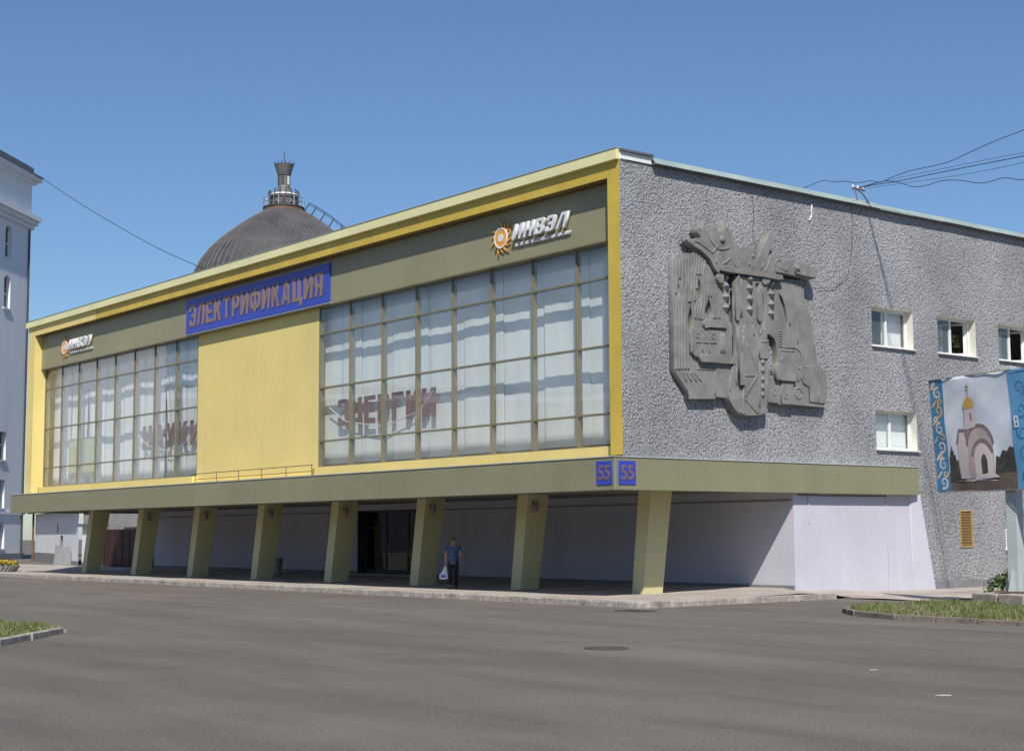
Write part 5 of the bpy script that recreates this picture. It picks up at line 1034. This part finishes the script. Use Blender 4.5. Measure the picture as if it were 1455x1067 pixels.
for i in range(6):
    for k in range(14): bm2.f.append((i * 14 + k, i * 14 + (k + 1) % 14, (i + 1) * 14 + (k + 1) % 14, (i + 1) * 14 + k))
put('bag_body', bm2, 'bagwhite', BG); put('blue_print', MB().hexa([(-.16, -.094, .385), (.03, -.094, .385), (.03, -.09, .385), (-.16, -.09, .385)], [(-.13, -.082, .49), (.01, -.082, .49), (.01, -.077, .49), (-.13, -.077, .49)]), 'bagblue', BG)

# ================================================================== far side of the square (out of view; added for reflections and to block low sky light)
def block(loc, rz, L, H, Dp, floors, label, turret=None):
    e = empty('offscreen_apartment_block', label, 'building', loc); e.rotation_euler.z = rz
    nb = int(L / 4.2); s = L / nb; holes = []
    for i in range(nb):
        for k in range(floors): holes.append((s * (i + .5) - .7, s * (i + .5) + .7, 1.4 + k * (H - 1.5) / floors, 1.4 + k * (H - 1.5) / floors + 1.9))
    f, r = wall_holes('Y', 0, 0, L, 0, H, holes, .3); put('wall', f, 'tower', e); [put('reveal', m_, 'tower', e) for m_ in r]
    put('pane', MB().box(.1, L - .1, .3, .34, .5, H - .5), 'dglass', e); put('core', MB().box(.05, L - .05, .8, Dp, 0, H - .05), 'towerdk', e)
    put('cornice', MB().box(-.6, L + .6, -.7, Dp, H, H + .7), 'tower', e); put('roof', MB().box(0, L, 0, Dp, H + .701, H + 1.6), 'towerdk', e)
    if turret:
        x = turret; put('turret', MB().lathe([(3.2, 0), (3.2, 5), (3.6, 5.2), (2.6, 5.6), (2.6, 9), (3, 9.2), (2.2, 10.5), (1.2, 11.8), (.9, 14), (.1, 17)], (x, 4, H + .7), 20), 'tower', e)
block((-150, -20, 0), math.radians(-61) + math.pi * 0, 95, 17, 14, 4, 'long white apartment block across the square with a round turret', 26)
block((-60, -112, 0), math.radians(180 - 14) - math.pi, 70, 15, 14, 4, 'unseen white apartment block added on the far side to block low sky', None)
block((20, -128, 0), 0, 90, 15, 14, 4, 'unseen white apartment block added behind the trees to block low sky', None)
def tree(loc, H, R, seed, label):
    e = empty('offscreen_tree', label, 'tree', loc, 'unseen trees added around the square'); rr = random.Random(seed); t = MB(); m = MB()
    t.tube([(0, 0, 0), (.1, .05, H * .3), (0, .1, H * .7)], .3, 8, rad=[.28, .2, .08])
    for i in range(7):
        a = rr.uniform(0, 6.28); z = H * rr.uniform(.25, .5); t.tube([(0, 0, z), (math.cos(a) * R * .5, math.sin(a) * R * .5, z + H * .2), (math.cos(a) * R * .8, math.sin(a) * R * .8, z + H * .3)], .1, 5, rad=[.1, .06, .02])
    cl = []
    for _ in range(26):
        z = rr.uniform(.3, .97); w_ = R * math.sin(math.pi * min(1, (z - .18) / .85)) ** .6; a = rr.uniform(0, 6.28); q = rr.random() ** .5; cl.append((math.cos(a) * w_ * q, math.sin(a) * w_ * q, z * H, rr.uniform(.28, .5) * R))
    for i in range(2600):
        cx, cy_, cz, cr = rr.choice(cl); c = Vector((cx, cy_, cz)) + Vector((rr.gauss(0, 1), rr.gauss(0, 1), rr.gauss(0, 1))).normalized() * cr * rr.uniform(.4, 1.1); u = Vector((rr.gauss(0, 1), rr.gauss(0, 1), rr.gauss(0, .7))).normalized(); b = u.cross(Vector((.2, .3, 1))).normalized(); s = rr.uniform(.16, .34)
        m.quad(c - u * s, c - b * s * .6, c + u * s, c + b * s * .6)
    put('trunk', t, 'rust', e); put('crown', m, 'leaf', e)
for i in range(13): tree((-66 + i * 11 + random.uniform(-2, 2), -72 - random.uniform(0, 6) + (i - 4) * -.8, 0), random.uniform(9, 13), random.uniform(3.4, 4.6), 50 + i, 'unseen leafy tree added across the square to block low sky')
for i in range(7): tree((70 + random.uniform(-2, 2), -52 + i * 11, 0), random.uniform(9, 13), random.uniform(3.4, 4.6), 80 + i, 'unseen leafy tree added across the square to block low sky')  # unseen row, added to cut low sky light under the canopy
block((92, 60, 0), math.radians(-90), 110, 15, 14, 4, 'unseen white apartment block added on the right to block low sky', None)  # added out of view so less low sky reaches the canopy

# ================================================================== put each root at the base of its thing
bpy.context.view_layer.update()
for root in [o for o in COL.objects if o.type == 'EMPTY' and o.parent is None and o.location.length < 1e-6 and o.children]:
    P_ = [c.matrix_local @ Vector(b) for c in root.children if c.type == 'MESH' for b in c.bound_box]
    base = Vector(((min(p.x for p in P_) + max(p.x for p in P_)) / 2, (min(p.y for p in P_) + max(p.y for p in P_)) / 2, max(0., min(p.z for p in P_))))
    root.location = base
    for c in root.children: c.location = c.location - base
